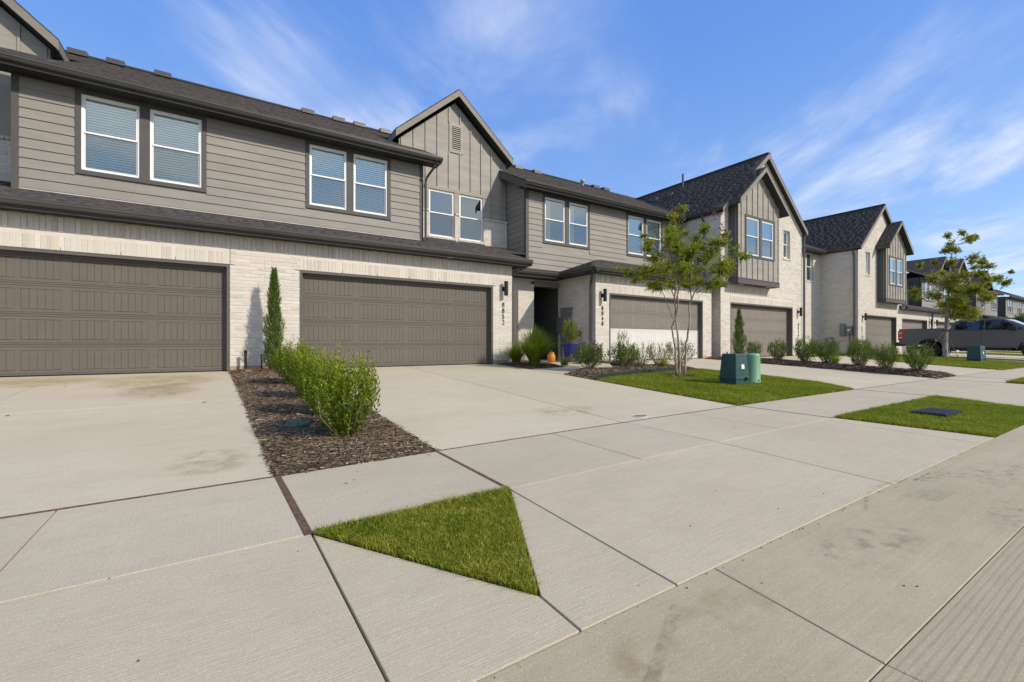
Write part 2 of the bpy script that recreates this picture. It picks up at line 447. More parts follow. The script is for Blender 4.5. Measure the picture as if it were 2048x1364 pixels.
def drape(name, P, top=0.0, thick=0.08, inset=0.0, bevel=0.0, step=1.5, mat='concrete_drive', parent=None, zf=None, wob=0.0, fine_edge=0.0):
    """a slab over polygon P that follows the lie of the land"""
    P = offset_poly(P, inset)
    bm = bmesh.new()
    if wob > 0:
        Q = []
        for i in range(len(P)):
            a, b = Vector(P[i]), Vector(P[(i + 1) % len(P)]); L = (b - a).length; n = max(1, int(L / fine_edge))
            nn = Vector((-(b - a).y, (b - a).x)).normalized()
            for j in range(n):
                q = a.lerp(b, j / n)
                if j: q = q + nn * random.uniform(-wob, wob)
                Q.append(tuple(q))
        P = Q
    f = bm.faces.new([bm.verts.new((x, y, 0)) for x, y in P])
    ext = bmesh.ops.extrude_face_region(bm, geom=[f])
    vs_ = [e for e in ext['geom'] if isinstance(e, bmesh.types.BMVert)]
    for v in vs_: v.co.z = 1.0
    bmesh.ops.recalc_face_normals(bm, faces=bm.faces)
    xs = [p[0] for p in P]; ys = [p[1] for p in P]
    if bevel > 0:
        ed = [e for e in bm.edges if all(v.co.z > .5 for v in e.verts)]
        for v in bm.verts:
            if v.co.z < .5: v.co.z = 1.0 - thick
        bmesh.ops.bevel(bm, geom=ed, offset=bevel, segments=2, affect='EDGES', profile=0.5)
    else:
        for v in bm.verts:
            if v.co.z < .5: v.co.z = 1.0 - thick
    cuts = [((0, y, 0), (0, 1, 0)) for y in (Y1, Y2, Y3) if min(ys) < y < max(ys)]
    x = math.ceil(min(xs) / step) * step
    while x < max(xs): cuts.append(((x, 0, 0), (1, 0, 0))); x += step
    y = math.ceil(min(ys) / step) * step
    while y < max(ys): cuts.append(((0, y + .001, 0), (0, 1, 0))); y += step
    for co, no in cuts:
        bmesh.ops.bisect_plane(bm, geom=bm.verts[:] + bm.edges[:] + bm.faces[:], plane_co=co, plane_no=no, dist=1e-5)
    zf = zf or gz
    for v in bm.verts: v.co.z = v.co.z - 1.0 + top + zf(v.co.x, v.co.y)
    me = bpy.data.meshes.new(name); bm.to_mesh(me); bm.free()
    me.materials.append(MATS[mat])
    return link(name, me, parent)
# ============================================================ GROUND
# far ground to the horizon (a ring, so that it never cuts the street) and the soil under the slabs
simple('far_grass', (0.055, 0.085, 0.025), 0.95, 0, 0.3, 0.6)
simple('soil', (0.075, 0.055, 0.035), 0.95, 0, 0.35, 9, 0.5)
def grid_sheet(name, x0, x1, y0, y1, nx, ny, zf, mat, kind='structure'):
    vs, fs = [], []
    for j in range(ny + 1):
        for i in range(nx + 1):
            x = x0 + (x1 - x0) * i / nx; y = y0 + (y1 - y0) * j / ny
            vs.append((x, y, zf(x, y)))
    for j in range(ny):
        for i in range(nx):
            a = j * (nx + 1) + i; fs.append((a, a + 1, a + nx + 2, a + nx + 1))
    me = bpy.data.meshes.new(name); me.from_pydata(vs, [], fs); me.materials.append(MATS[mat])
    return link(name, me, kind=kind)
grid_sheet('ground', -900, 1500, -900, 1500, 48, 48, lambda x, y: -0.78, 'far_grass')
grid_sheet('soil', -14, 120, -9.2, 26, 134, 70, lambda x, y: gz(x, y) - 0.055, 'soil')

def setting(name, **kw): return Thing(name, kind='structure', **kw)
road = setting('road'); walk = setting('sidewalk'); drive = setting('driveway'); apron = setting('driveway_apron'); path = setting('path')
def slab(P, mat, parent, inset=0.006, bev=0.004, top=0.0, thick=0.1):
    return drape('concrete_slab', P, top, thick, inset, bev, 1.5, mat, parent.o)
def rect(x0, x1, y0, y1): return [(x0, y0), (x1, y0), (x1, y1), (x0, y1)]
# driveways between garage and walk
slab(rect(-5.0, -2.32, Y1, 7.3), 'concrete_drive', drive); slab(rect(-5.0, -2.32, 7.3, 11.12), 'concrete_drive', drive)
slab([(-2.32, Y1), (.345, Y1), (.30, 7.3), (-2.32, 7.3)], 'concrete_drive', drive)
slab([(-2.32, 7.3), (.30, 7.3), (.21, 10.6), (.20, 11.12), (-2.32, 11.12)], 'concrete_drive', drive)
slab([(1.60, Y1), (3.93, Y1), (3.96, 11.12), (1.50, 11.12), (1.56, 10.3)], 'concrete_drive', drive)
slab([(3.93, Y1), (6.24, Y1), (6.34, 5.35), (6.46, 6.85), (6.55, 8.0), (6.56, 9.4), (6.50, 10.8), (6.48, 11.12), (3.96, 11.12)], 'concrete_drive', drive)
slab([(10.12, Y1), (12.6, Y1), (13.0, 10.87), (10.72, 10.87), (10.95, 9.0), (11.05, 7.7), (11.04, 6.0), (10.7, 4.55)], 'concrete_drive', drive)
slab([(12.6, Y1), (14.75, Y1), (15.1, 5.6), (15.45, 8.3), (15.68, 10.87), (13.0, 10.87)], 'concrete_drive', drive)
slab([(16.32, Y1), (18.7, Y1), (20.0, 10.87), (17.5, 10.87), (17.15, 8), (16.7, 5.4)], 'concrete_drive', drive)
slab([(18.7, Y1), (21.05, Y1), (21.3, 4.6), (22.3, 6.4), (23.6, 8.0), (25.3, 8.9), (28.6, 9.1), (28.6, 10.2), (24.6, 10.2), (22.55, 10.0), (22.5, 10.87), (20.0, 10.87)], 'concrete_drive', drive)
slab([(28.6, Y1), (32.3, Y1), (33.0, 10.87), (30.7, 10.87), (29.6, 8.0)], 'concrete_drive', drive)
slab([(32.3, Y1), (35.0, Y1), (35.3, 10.87), (33.0, 10.87)], 'concrete_drive', drive)
for i in range(8):
    x = 36.0 + i * 8.2
    slab(rect(x, x + 5.0, Y1, 10.87), 'concrete_drive', drive)
# walk : joints read off the photograph, then a regular pitch
jx = [-10, -8.8, -7.6, -6.4, -5.2, -4.0, -2.95, -1.88, -0.80, .375, 1.605, 2.88, 3.94, 5.06, 6.25, 7.55, 8.85, 10.12, 11.3, 12.5, 13.6, 14.6, 16.25]
for i in range(62): jx.append(jx[-1] + 1.25)
for a, b in zip(jx, jx[1:]):
    if b < 46: slab(rect(a, b, Y2, Y1), 'concrete_walk', walk, inset=0.004)
slab(rect(jx[[i for i, v in enumerate(jx) if v >= 44.7][0]] + .1, 112, Y2, Y1), 'concrete_walk', walk)
# aprons
A = [[(-5.4, Y3), (-2.3, Y3), (-2.3, Y2), (-5.0, Y2)], [(-2.3, Y3), (.435, Y3), (.405, Y2), (-2.3, Y2)], [(.435, Y3), (1.08, Y3), (1.08, 1.47), (.405, Y2)],
     [(1.08, Y3), (1.61, Y3), (1.61, Y2 - .005), (1.08, 1.47)], rect(1.61, 3.935, Y3, Y2), [(3.935, Y3), (6.11, Y3), (6.05, Y2), (3.935, Y2)], [(6.11, Y3), (6.60, Y3), (6.28, Y2), (6.05, Y2)],
     [(9.55, Y3), (10.05, Y3), (10.12, Y2), (10.02, Y2)], [(10.05, Y3), (12.5, Y3), (12.5, Y2), (10.12, Y2)], [(12.5, Y3), (14.9, Y3), (14.6, Y2), (12.5, Y2)],
     [(16.0, Y3), (18.7, Y3), (18.7, Y2), (16.4, Y2)], [(18.7, Y3), (21.4, Y3), (21.0, Y2), (18.7, Y2)], [(28.3, Y3), (35.4, Y3), (35.0, Y2), (28.6, Y2)]]
for P in A: slab(P, 'concrete_apron', apron, inset=0.005, bev=0.004)
for i in range(8):
    x = 36.0 + i * 8.2; slab(rect(x, x + 5.0, Y3, Y2), 'concrete_apron', apron)
# path to the recessed front door
slab([(6.57, 8.03), (7.6, 8.75), (7.62, 9.52), (6.585, 9.38)], 'concrete_walk', path)
slab([(7.6, 8.75), (8.6, 8.5), (9.3, 9.2), (10.0, 10.0), (10.08, 13.4), (8.2, 13.4), (8.2, 10.7), (7.86, 9.56), (7.62, 9.52)], 'concrete_walk', path)
# road of concrete: pan and tined lanes
k = concrete('concrete_tined', (0.36, 0.305, 0.20), (0.43, 0.37, 0.25), (0.31, 0.24, 0.15), (0.7, 46, 1), 0.12, 0.35)
# tining: thin uneven grooves running with the street, wandering a little
wv = k.n.new('ShaderNodeTexWave'); wv.wave_type = 'BANDS'; wv.bands_direction = 'Y'
mpn = k.n.new('ShaderNodeMapping'); k.l.new(k.pos, mpn.inputs[0]); k.l.new(mpn.outputs[0], wv.inputs['Vector']); mpn.inputs['Scale'].default_value = (.25, 1, 1)
wv.inputs['Scale'].default_value = 13.5; wv.inputs['Distortion'].default_value = 7.0; wv.inputs['Detail'].default_value = 2; wv.inputs['Detail Scale'].default_value = 0.12
tine = k.math('ADD', k.ramp(wv.outputs[0], .05, .45), k.ramp(k.noise(1.0, 3, .7, (2, 60, 1)), .45, .65, -.2, .5))
oldc = k.b.inputs['Base Color'].links[0].from_socket
cc = k.mix(k.ramp(tine, 0.0, 1.0, 0.20, 0.0), oldc, (0.12, 0.10, 0.07))
k.l.new(cc, k.b.inputs['Base Color'])
k.bump(tine, 0.15, 0.002)
xs_ = [-13.0, -7.6, -2.6, 1.82, 6.9, 12.0, 17.2, 22.4, 27.6, 32.8, 38, 44, 50, 56, 62, 68, 74, 82, 90, 98, 106]
for a, b in zip(xs_, xs_[1:]):
    da = 0.07 if a == 1.82 else 0; db = 0.07 if b == 1.82 else 0
    slab([(a - da, .56), (b - db, .56), (b + db * .6, Y3), (a + da * .6, Y3)], 'concrete_road', road, inset=0.003, bev=0.004, thick=0.12)
    slab([(a - da * 1.6, -3.6), (b - db * 1.6, -3.6), (b - db, .56), (a - da, .56)], 'concrete_tined', road, inset=0.0015, bev=0.002)
    slab(rect(a, b, -8.2, -3.6), 'concrete_tined', road, inset=0.003, bev=0.003)
# a verge and walk across the street
drape('verge', rect(-14, 120, -9.2, -8.25), 0.02, 0.1, 0, 0, 6, 'far_grass', None)['kind'] = 'structure'

# expansion joints of weathered board
ej = setting('expansion_joint')
def strip(P0, P1, w, mat='wood_joint', dz=0.003, parent=None):
    a, b = Vector(P0), Vector(P1); n = Vector((-(b - a).y, (b - a).x)).normalized() * w / 2
    P = [tuple(a + n), tuple(a - n), tuple(b - n), tuple(b + n)]
    return drape('joint_board', P, dz, 0.03, 0, 0, 0.8, mat, (parent or ej).o)
for a, b, w in (((-5, Y1), (.35, Y1), .026), ((.35, Y1), (.37, Y1), .02), ((1.6, Y1), (6.24, Y1), .018), ((10.12, Y1), (14.75, Y1), .020), ((16.3, Y1), (21, Y1), .02),
                ((.362, Y1), (.39, Y2), .042), ((1.605, Y1), (1.605, Y2), .026), ((6.25, Y1), (6.25, Y2), .018), ((10.12, Y1), (10.12, Y2), .018), ((14.6, Y1), (14.6, Y2), .018), ((16.25, Y1), (16.25, Y2), .018)):
    strip(a, b, w)

# ------------------------------------------------------------ scattering helpers
def in_poly(P, x, y):
    P = np.asarray(P, float); inside = np.zeros(len(x), bool); j = len(P) - 1
    for i in range(len(P)):
        xi, yi = P[i]; xj, yj = P[j]
        with np.errstate(divide='ignore', invalid='ignore'):
            c = ((yi > y) != (yj > y)) & (x < (xj - xi) * (y - yi) / (yj - yi + 1e-12) + xi)
        inside ^= c; j = i
    return inside
def scatter(P, n):
    xs = [p[0] for p in P]; ys = [p[1] for p in P]; X, Y = [], []; got = 0
    while got < n:
        x = rng.uniform(min(xs), max(xs), n); y = rng.uniform(min(ys), max(ys), n); m = in_poly(P, x, y)
        X.append(x[m]); Y.append(y[m]); got += m.sum()
    return np.concatenate(X)[:n], np.concatenate(Y)[:n]
def poly_area(P): return abs(sum(P[i - 1][0] * P[i][1] - P[i][0] * P[i - 1][1] for i in range(len(P)))) / 2
gzv = np.vectorize(gz)
_ph = rng.uniform(0, 6.28, 12)
def wobble(x, y, s=1.0):         # cheap smooth noise, -1..1
    return (np.sin(x * 1.7 * s + _ph[0]) * np.cos(y * 2.3 * s + _ph[1]) + .6 * np.sin(x * 4.1 * s + y * 1.9 * s + _ph[2]) + .4 * np.cos(x * 7.7 * s - y * 6.1 * s + _ph[3]) + .3 * np.sin(y * 13 * s + _ph[4] + x * 9 * s)) / 2.3
def np_mesh(name, V, Fc, mats, tint=None, smooth=False, mat_idx=None):
    """V (n,3) float, Fc (m,k) int with equal face size"""
    me = bpy.data.meshes.new(name); m, kk = Fc.shape
    me.vertices.add(len(V)); me.vertices.foreach_set('co', V.astype(np.float32).ravel())
    me.loops.add(m * kk); me.loops.foreach_set('vertex_index', Fc.astype(np.int32).ravel())
    me.polygons.add(m); me.polygons.foreach_set('loop_start', np.arange(0, m * kk, kk, dtype=np.int32))
    if smooth: me.polygons.foreach_set('use_smooth', np.ones(m, bool))
    if tint is not None:
        a = me.attributes.new('tint', 'FLOAT', 'FACE'); a.data.foreach_set('value', tint.astype(np.float32))
    for q in (mats if isinstance(mats, (list, tuple)) else [mats]): me.materials.append(MATS[q])
    me.update(calc_edges=True); return me

# leaves / blades
def leaf_mat(name, c_dark, c_mid, c_light, transl=0.35, rough=0.5, tinted=True, spec=0.3):
    k = NT(name)
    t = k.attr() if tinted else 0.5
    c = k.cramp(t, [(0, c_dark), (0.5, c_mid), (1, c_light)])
    k.bs(Base_Color=c, Roughness=rough, Specular_IOR_Level=spec)
    tr = k.n.new('ShaderNodeBsdfTranslucent'); k.l.new(k.mix(0.5, c, (0.30, 0.42, 0.03), 'MIX'), tr.inputs[0])
    mx = k.n.new('ShaderNodeMixShader'); mx.inputs[0].default_value = transl
    k.l.new(k.b.outputs[0], mx.inputs[1]); k.l.new(tr.outputs[0], mx.inputs[2]); k.l.new(mx.outputs[0], k.out.inputs[0])
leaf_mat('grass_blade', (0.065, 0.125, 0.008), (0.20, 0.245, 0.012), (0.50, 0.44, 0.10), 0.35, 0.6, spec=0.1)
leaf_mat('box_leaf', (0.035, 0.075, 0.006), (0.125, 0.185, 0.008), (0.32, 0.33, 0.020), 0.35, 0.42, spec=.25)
leaf_mat('dark_shrub_leaf', (0.022, 0.052, 0.008), (0.060, 0.105, 0.012), (0.14, 0.17, 0.03), 0.3, 0.5, spec=.15)
leaf_mat('cypress_leaf', (0.022, 0.052, 0.008), (0.070, 0.125, 0.020), (0.14, 0.20, 0.045), 0.2, 0.7, spec=.1)
leaf_mat('myrtle_leaf', (0.085, 0.125, 0.008), (0.25, 0.28, 0.014), (0.46, 0.42, 0.03), 0.48, 0.5, spec=.15)
leaf_mat('myrtle_seed', (0.07, 0.03, 0.015), (0.12, 0.05, 0.02), (0.16, 0.09, 0.03), 0.1, 0.7)
leaf_mat('elm_leaf', (0.10, 0.12, 0.012), (0.27, 0.26, 0.02), (0.45, 0.37, 0.04), 0.4, 0.5)
leaf_mat('nandina_leaf', (0.035, 0.080, 0.015), (0.10, 0.16, 0.02), (0.24, 0.16, 0.03), 0.35, 0.45)
leaf_mat('reed_blade', (0.055, 0.110, 0.008), (0.17, 0.25, 0.014), (0.36, 0.38, 0.04), 0.35, 0.5)
leaf_mat('yucca_blade', (0.012, 0.032, 0.020), (0.022, 0.055, 0.035), (0.04, 0.085, 0.05), 0.1, 0.4)
leaf_mat('mulch_chip', (0.060, 0.042, 0.028), (0.20, 0.145, 0.095), (0.50, 0.40, 0.27), 0.0, 0.9, spec=0.1)
leaf_mat('far_leaf', (0.012, 0.040, 0.012), (0.030, 0.075, 0.015), (0.06, 0.12, 0.02), 0.3, 0.5)
def bark(name, c0, c1):
    k = NT(name)
    n = k.noise(10, 5, 0.6, (1, 1, 0.25))
    k.bs(Base_Color=k.mix(k.ramp(n, 0.35, 0.65), c0, c1), Roughness=0.85, Specular_IOR_Level=0.2).bump(k.noise(60, 4, 0.6, (1, 1, 0.3)), 0.5, 0.006)
bark('myrtle_bark', (0.22, 0.17, 0.12), (0.40, 0.33, 0.25))
bark('grey_bark', (0.16, 0.15, 0.13), (0.34, 0.31, 0.27))
bark('twig', (0.16, 0.12, 0.07), (0.30, 0.24, 0.15))

def grass(P, dens, h, w, base=0.01, label=None, yellow=0.3, nseg=1):
    n = int(poly_area(P) * dens); P2 = offset_poly(P, -0.010)
    x, y = scatter(P2, n); z = gzv(x, y) + base
    th = rng.uniform(0, 2 * np.pi, n); hh = h * rng.uniform(.45, 1.15, n) * (1 + .25 * wobble(x, y, 2.2)); ww = w * rng.uniform(.6, 1.3, n)
    le = rng.normal(0, .75, (n, 2)) * hh[:, None]; dx, dy = np.cos(th) * ww / 2, np.sin(th) * ww / 2
    V = np.zeros((n, 5, 3))
    V[:, 0] = np.stack([x - dx, y - dy, z - .01], 1); V[:, 1] = np.stack([x + dx, y + dy, z - .01], 1)
    mx, my, mz = x + le[:, 0] * .35, y + le[:, 1] * .35, z + hh * .6
    V[:, 2] = np.stack([mx + dx * .8, my + dy * .8, mz], 1); V[:, 3] = np.stack([mx - dx * .8, my - dy * .8, mz], 1)
    V[:, 4] = np.stack([x + le[:, 0], y + le[:, 1], z + hh], 1)
    b = (np.arange(n) * 5)[:, None]
    Fc = np.concatenate([b + [0, 1, 2], b + [0, 2, 3], b + [3, 2, 4]], 0)
    t = np.clip(.38 + .18 * wobble(x, y, 1.1) + .16 * wobble(y, x, 4.5) + .22 * np.clip(wobble(y + 3, x, 9), -.3, 1) + rng.normal(0, .13, n) + yellow * (rng.random(n) < .22), 0, 1)
    dead = rng.random(n) < np.clip(.05 + .35 * np.clip(wobble(x + 5, y, 3.4) - .25, 0, 1), 0, 1); t[dead] = 1
    T = np.tile(t, 3)
    me = np_mesh('grass', V.reshape(-1, 3), Fc, 'grass_blade', T)
    o = link('grass', me); o['kind'] = 'stuff'; o['label'] = label; o['category'] = 'grass'
    drape('lawn_soil', P, base - .006, .08, .006, 0, 1.5, 'lawn_soil', None)['kind'] = 'structure'
    return o
simple('lawn_soil', (0.10, 0.085, 0.035), 0.95, 0, 0.5, 14, 0.5)
tri = [(.42, Y2 - .01), (1.07, 1.49), (1.595, Y2 - .01)]
grass(tri, 52000, .030, .0032, 0.006, 'small triangular patch of green grass between two driveway aprons', .55)
verge1 = [(6.30, Y2 - .01), (6.62, Y3 + .01), (9.53, Y3 + .01), (10.0, Y2 - .01)]
grass(verge1, 14000, .036, .005, 0.006, 'grass strip by the road around the black meter lid')
lawn1 = [(6.26, Y1 + .01), (10.09, Y1 + .01), (10.68, 4.56), (11.02, 6.0), (11.03, 7.62), (9.6, 7.45), (9.11, 7.38), (7.6, 7.2), (6.49, 6.88), (6.36, 5.35)]
grass(lawn1, 8500, .038, .0065, 0.006, 'lawn under the crepe myrtle with the green utility boxes')
lawn2 = [(21.07, Y1 + .01), (28.55, Y1 + .01), (29.55, 8.0), (30.5, 9.0), (28.6, 9.05), (25.3, 8.85), (23.6, 7.95), (22.3, 6.35), (21.3, 4.6)]
grass(lawn2, 1500, .065, .014, 0.014, 'lawn under the staked tree beside the pickup')
verge2 = [(14.62, Y2 - .01), (14.95, Y3 + .01), (15.9, Y3 + .01), (16.35, Y2 - .01)]
grass(verge2, 5000, .06, .009, 0.012, 'tiny grass wedge at the right edge between far aprons')
verge3 = [(21.05, Y2 - .01), (21.5, Y3 + .01), (28.2, Y3 + .01), (28.55, Y2 - .01)]
grass(verge3, 1200, .06, .014, 0.012, 'far roadside grass strip at the right edge')
lawn3 = [(25.5, 10.25), (29.5, 10.2), (29.55, 12.5), (23.5, 12.5), (23.5, 10.3)]
grass(lawn3, 900, .07, .016, 0.012, 'grass along the brick wall behind the row of shrubs')
for i in range(7):
    x = 41.1 + i * 8.2
    grass([(x, Y1 + .01), (x + 3, Y1 + .01), (x + 3, 9.5), (x, 9.5)], 250, .07, .03, 0.012, 'one of the far lawns between driveways beyond the pickup').__setitem__('group', 'far lawns beyond the pickup')

# ------------------------------------------------------------ mulch beds
def mound(P, x, y, hgt):
    """height above the ground, falling to the edges of the bed"""
    d = np.full(len(x), 9.0); n = len(P)
    for i in range(n):
        ax, ay = P[i]; bx, by = P[(i + 1) % n]; L2 = (bx - ax) ** 2 + (by - ay) ** 2
        t = np.clip(((x - ax) * (bx - ax) + (y - ay) * (by - ay)) / L2, 0, 1)
        d = np.minimum(d, np.hypot(x - ax - t * (bx - ax), y - ay - t * (by - ay)))
    return hgt * (1 - np.exp(-d / .18)) + .012 * wobble(x, y, 2.5) * np.clip(d * 5, 0, 1)
def mulch(P, dens, hgt, L=.05, label='', W=.008):
    bed = drape('mulch_bed', P, 0.0, .1, .0, 0, .16, 'soil', None, zf=lambda x, y: gz(x, y) + float(mound(P, np.array([x]), np.array([y]), hgt)[0]), wob=0.006, fine_edge=.12)
    bed['kind'] = 'structure'
    n = int(poly_area(P) * dens); x, y = scatter(offset_poly(P, -.022), n)
    z = gzv(x, y) + mound(P, x, y, hgt) + rng.uniform(-.004, .014, n)
    th = rng.uniform(0, np.pi, n); l = L * rng.lognormal(0, .45, n) * .5; w = W * rng.uniform(.5, 1.5, n) * .5; tl = rng.normal(0, .16, n); ro = rng.normal(0, .5, n)
    ux, uy, uz = np.cos(th) * np.cos(tl), np.sin(th) * np.cos(tl), np.sin(tl)
    vx, vy, vz = -np.sin(th) * np.cos(ro), np.cos(th) * np.cos(ro), np.sin(ro)
    c = np.stack([x, y, z], 1); U = np.stack([ux, uy, uz], 1) * l[:, None]; Vv = np.stack([vx, vy, vz], 1) * w[:, None]; H = np.array([[0, 0, 1.]]) * (w * .7)[:, None]
    V = np.zeros((n, 6, 3)); V[:, 0] = c - U - Vv; V[:, 1] = c - U + Vv; V[:, 2] = c - U * .8 + H; V[:, 3] = c + U - Vv; V[:, 4] = c + U + Vv; V[:, 5] = c + U * .8 + H
    b = (np.arange(n) * 6)[:, None]
    Fc = np.concatenate([b + [0, 3, 5, 2], b + [1, 2, 5, 4]], 0)
    t = np.clip(rng.beta(1.3, 2.6, n) + .10 * wobble(x, y, 1.3), 0, 1)
    o = link('mulch', np_mesh('mulch', V.reshape(-1, 3), Fc, 'mulch_chip', np.tile(t, 2)))
    o['kind'] = 'stuff'; o['label'] = label; o['category'] = 'mulch'
bed_a = [(.36, Y1 + .015), (1.59, Y1 + .015), (1.585, 5.0), (1.58, 8.0), (1.52, 10.95), (.215, 10.95), (.225, 10.4), (.30, 7.25), (.335, 5.1)]
mulch(bed_a, 5200, .045, .050, 'shredded brown mulch in the strip between the two near driveways')
bed_b = [(6.53, 10.9), (6.60, 9.42), (7.86, 9.60), (8.17, 10.7), (8.17, 12.6), (7.12, 12.6), (7.12, 11.0)]
mulch(bed_b, 2200, .06, .05, 'mulch under the tall grass clump at the front corner')
bed_c = [(6.57, 7.97), (6.50, 6.95), (7.6, 7.26), (9.11, 7.45), (9.6, 7.52), (11.0, 7.69), (11.02, 8.2), (10.9, 8.95), (10.4, 8.9), (9.6, 8.95), (8.6, 8.45), (7.6, 8.70)]
mulch(bed_c, 2600, .09, .055, 'mulch bed curving behind the lawn with small shrubs', .011)
bed_d = [(14.78, Y1 + .02), (16.28, Y1 + .02), (16.65, 5.4), (17.1, 8.0), (17.45, 10.7), (15.72, 10.7), (15.48, 8.3), (15.13, 5.6)]
mulch(bed_d, 2000, .12, .06, 'long mulch strip with a row of round shrubs', .014)
bed_e = [(10.15, 10.05), (10.8, 9.1), (10.86, 9.9), (10.68, 10.72), (10.12, 10.72)]
mulch(bed_e, 1500, .05, .055, 'narrow mulch bed against the brick pier with the number 8848', .012)
def disc(cx, cy, r, n=18): return [(cx + r * math.cos(2 * math.pi * i / n) * random.uniform(.9, 1.1), cy + r * .8 * math.sin(2 * math.pi * i / n) * random.uniform(.9, 1.1)) for i in range(n)]
mulch(disc(8.95, 6.72, .52), 2600, .05, .05, 'round ring of mulch at the foot of the crepe myrtle', .011)
mulch(disc(29.2, 7.0, .9), 700, .06, .07, 'round ring of mulch at the foot of the staked tree', .02)
bed_f = [(28.0, 10.3), (29.6, 9.4), (30.6, 10.3), (30.4, 10.7), (29.6, 12.3), (28.0, 12.3)]
mulch(bed_f, 500, .05, .07, 'mulch under the spiky dark plants by the brick wall', .02)
# ============================================================ BUILDING PIECES
BL, BH, BJ = .255, .0635, .011         # brick length, height, joint
CP = BH + BJ
def sub_intervals(iv, cuts):
    out = [iv]
    for c0, c1 in cuts:
        nxt = []
        for a, b in out:
            if c1 <= a or c0 >= b: nxt.append((a, b)); continue
            if c0 - a > .03: nxt.append((a, c0))
            if b - c1 > .03: nxt.append((c1, b))
        out = nxt
    return out
_brick_mesh = {}
def brick_mesh(fr, L, H, T, proud):
    key = (round(L, 3), round(H, 3), round(T, 3), round(proud, 3), tuple(round(q, 2) for q in (*fr.D, *fr.N)))
    if key not in _brick_mesh:
        f0 = Frame((0, 0, 0), fr.D, fr.N)
        _brick_mesh[key] = MB().brick(f0, 0, key[0], -.02, key[3], 0, key[1], .003, 0.0).mesh('brick', 'brick')
    return _brick_mesh[key]
def lay_courses(fr, span, z0, z1, openings=(), soldiers=()):
    """list of bricks (a0,a1,z0,z1,proud). span(z)->(a0,a1)."""
    out = []; z = z0; row = 0
    while z + BH <= z1 + .02:
        a0, a1 = span(z); b0, b1 = span(min(z + BH, z1)); a0, a1 = max(a0, b0), min(a1, b1)
        if a1 - a0 > .05:
            cuts = [(o[0], o[1]) for o in openings if o[2] < z + BH - .01 and o[3] > z + .01]
            for i0, i1 in sub_intervals((a0, a1), cuts):
                a = math.floor(i0 / (BL + BJ)) * (BL + BJ) + (row % 2) * (BL + BJ) / 2
                while a > i0: a -= BL + BJ
                while a < i1:
                    p0, p1 = max(a, i0), min(a + BL, i1)
                    if p1 - p0 > .02: out.append((p0, p1, z, z + BH, random.uniform(-.0015, .003)))
                    a += BL + BJ
        z += CP; row += 1
    return out
def soldier_row(a0, a1, z0, z1, proud_every=0, phase=0):
    n = max(1, round((a1 - a0) / .0752)); p = (a1 - a0) / n; out = []
    for i in range(n):
        pr = .016 if proud_every and (i + phase) % proud_every == 0 else random.uniform(-.001, .003)
        out.append((a0 + i * p + .005, a0 + (i + 1) * p - .005, z0, z1, pr))
    return out
def put_bricks(th, wall, fr, bricks, near=0):
    """the nearest `near` bricks as objects, the rest as one part"""
    if near:
        def size(b):
            p = Vector(fr((b[0] + b[1]) / 2, 0, (b[2] + b[3]) / 2)); d = p.length
            return (b[1] - b[0]) * (b[3] - b[2]) * abs(p.normalized().dot(fr.N)) / d ** 2
        def inview(b):
            p = Vector(fr((b[0] + b[1]) / 2, 0, (b[2] + b[3]) / 2)); c, s = .8402, .5423
            dd = p.x * s + p.y * c; u = (p.x * c - p.y * s) / dd
            return dd > 0 and -1.14 < u < 1.14 and b[3] > .1
        cand = sorted([b for b in bricks if inview(b)], key=size, reverse=True)[:near]
        ids = set(map(id, cand))
        for b in cand:
            q = (round((b[1] - b[0]) * 200) / 200)
            th.shared('brick', brick_mesh(fr, q, b[3] - b[2], .02, round(b[4] * 300) / 300), fr(b[0], 0, b[2]), wall)
        bricks = [b for b in bricks if id(b) not in ids]
    if bricks:
        m = MB()
        for b in bricks: m.brick(fr, b[0], b[1], -.02, b[4], b[2], b[3], .003)
        th.part('brickwork', m, 'brick', wall, kind='stuff')
def panel_cells(a0, a1, z0, z1, openings):
    A = sorted({a0, a1, *[min(max(v, a0), a1) for o in openings for v in o[:2]]}); Z = sorted({z0, z1, *[min(max(v, z0), z1) for o in openings for v in o[2:4]]})
    out = []
    for j in range(len(Z) - 1):
        run = None
        for i in range(len(A) - 1):
            cx, cz = (A[i] + A[i + 1]) / 2, (Z[j] + Z[j + 1]) / 2
            hole = any(o[0] < cx < o[1] and o[2] < cz < o[3] for o in openings)
            if hole:
                if run: out.append(run); run = None
            else: run = (run[0], A[i + 1], Z[j], Z[j + 1]) if run else (A[i], A[i + 1], Z[j], Z[j + 1])
        if run: out.append(run)
    return out
def backing(th, fr, a0, a1, z0, z1, openings, mat, n1=-.0045, th_=.16, gable=None, name='wall', parent=None):
    m = MB()
    for c in panel_cells(a0, a1, z0, z1, openings): m.fbox(fr, c[0], c[1], n1 - th_, n1, c[2], c[3])
    if gable:
        P = [fr(a, n1, z) for a, z in gable]; d = -(fr.N * th_); m.prism(P, d)
    return th.part(name, m, mat, parent)
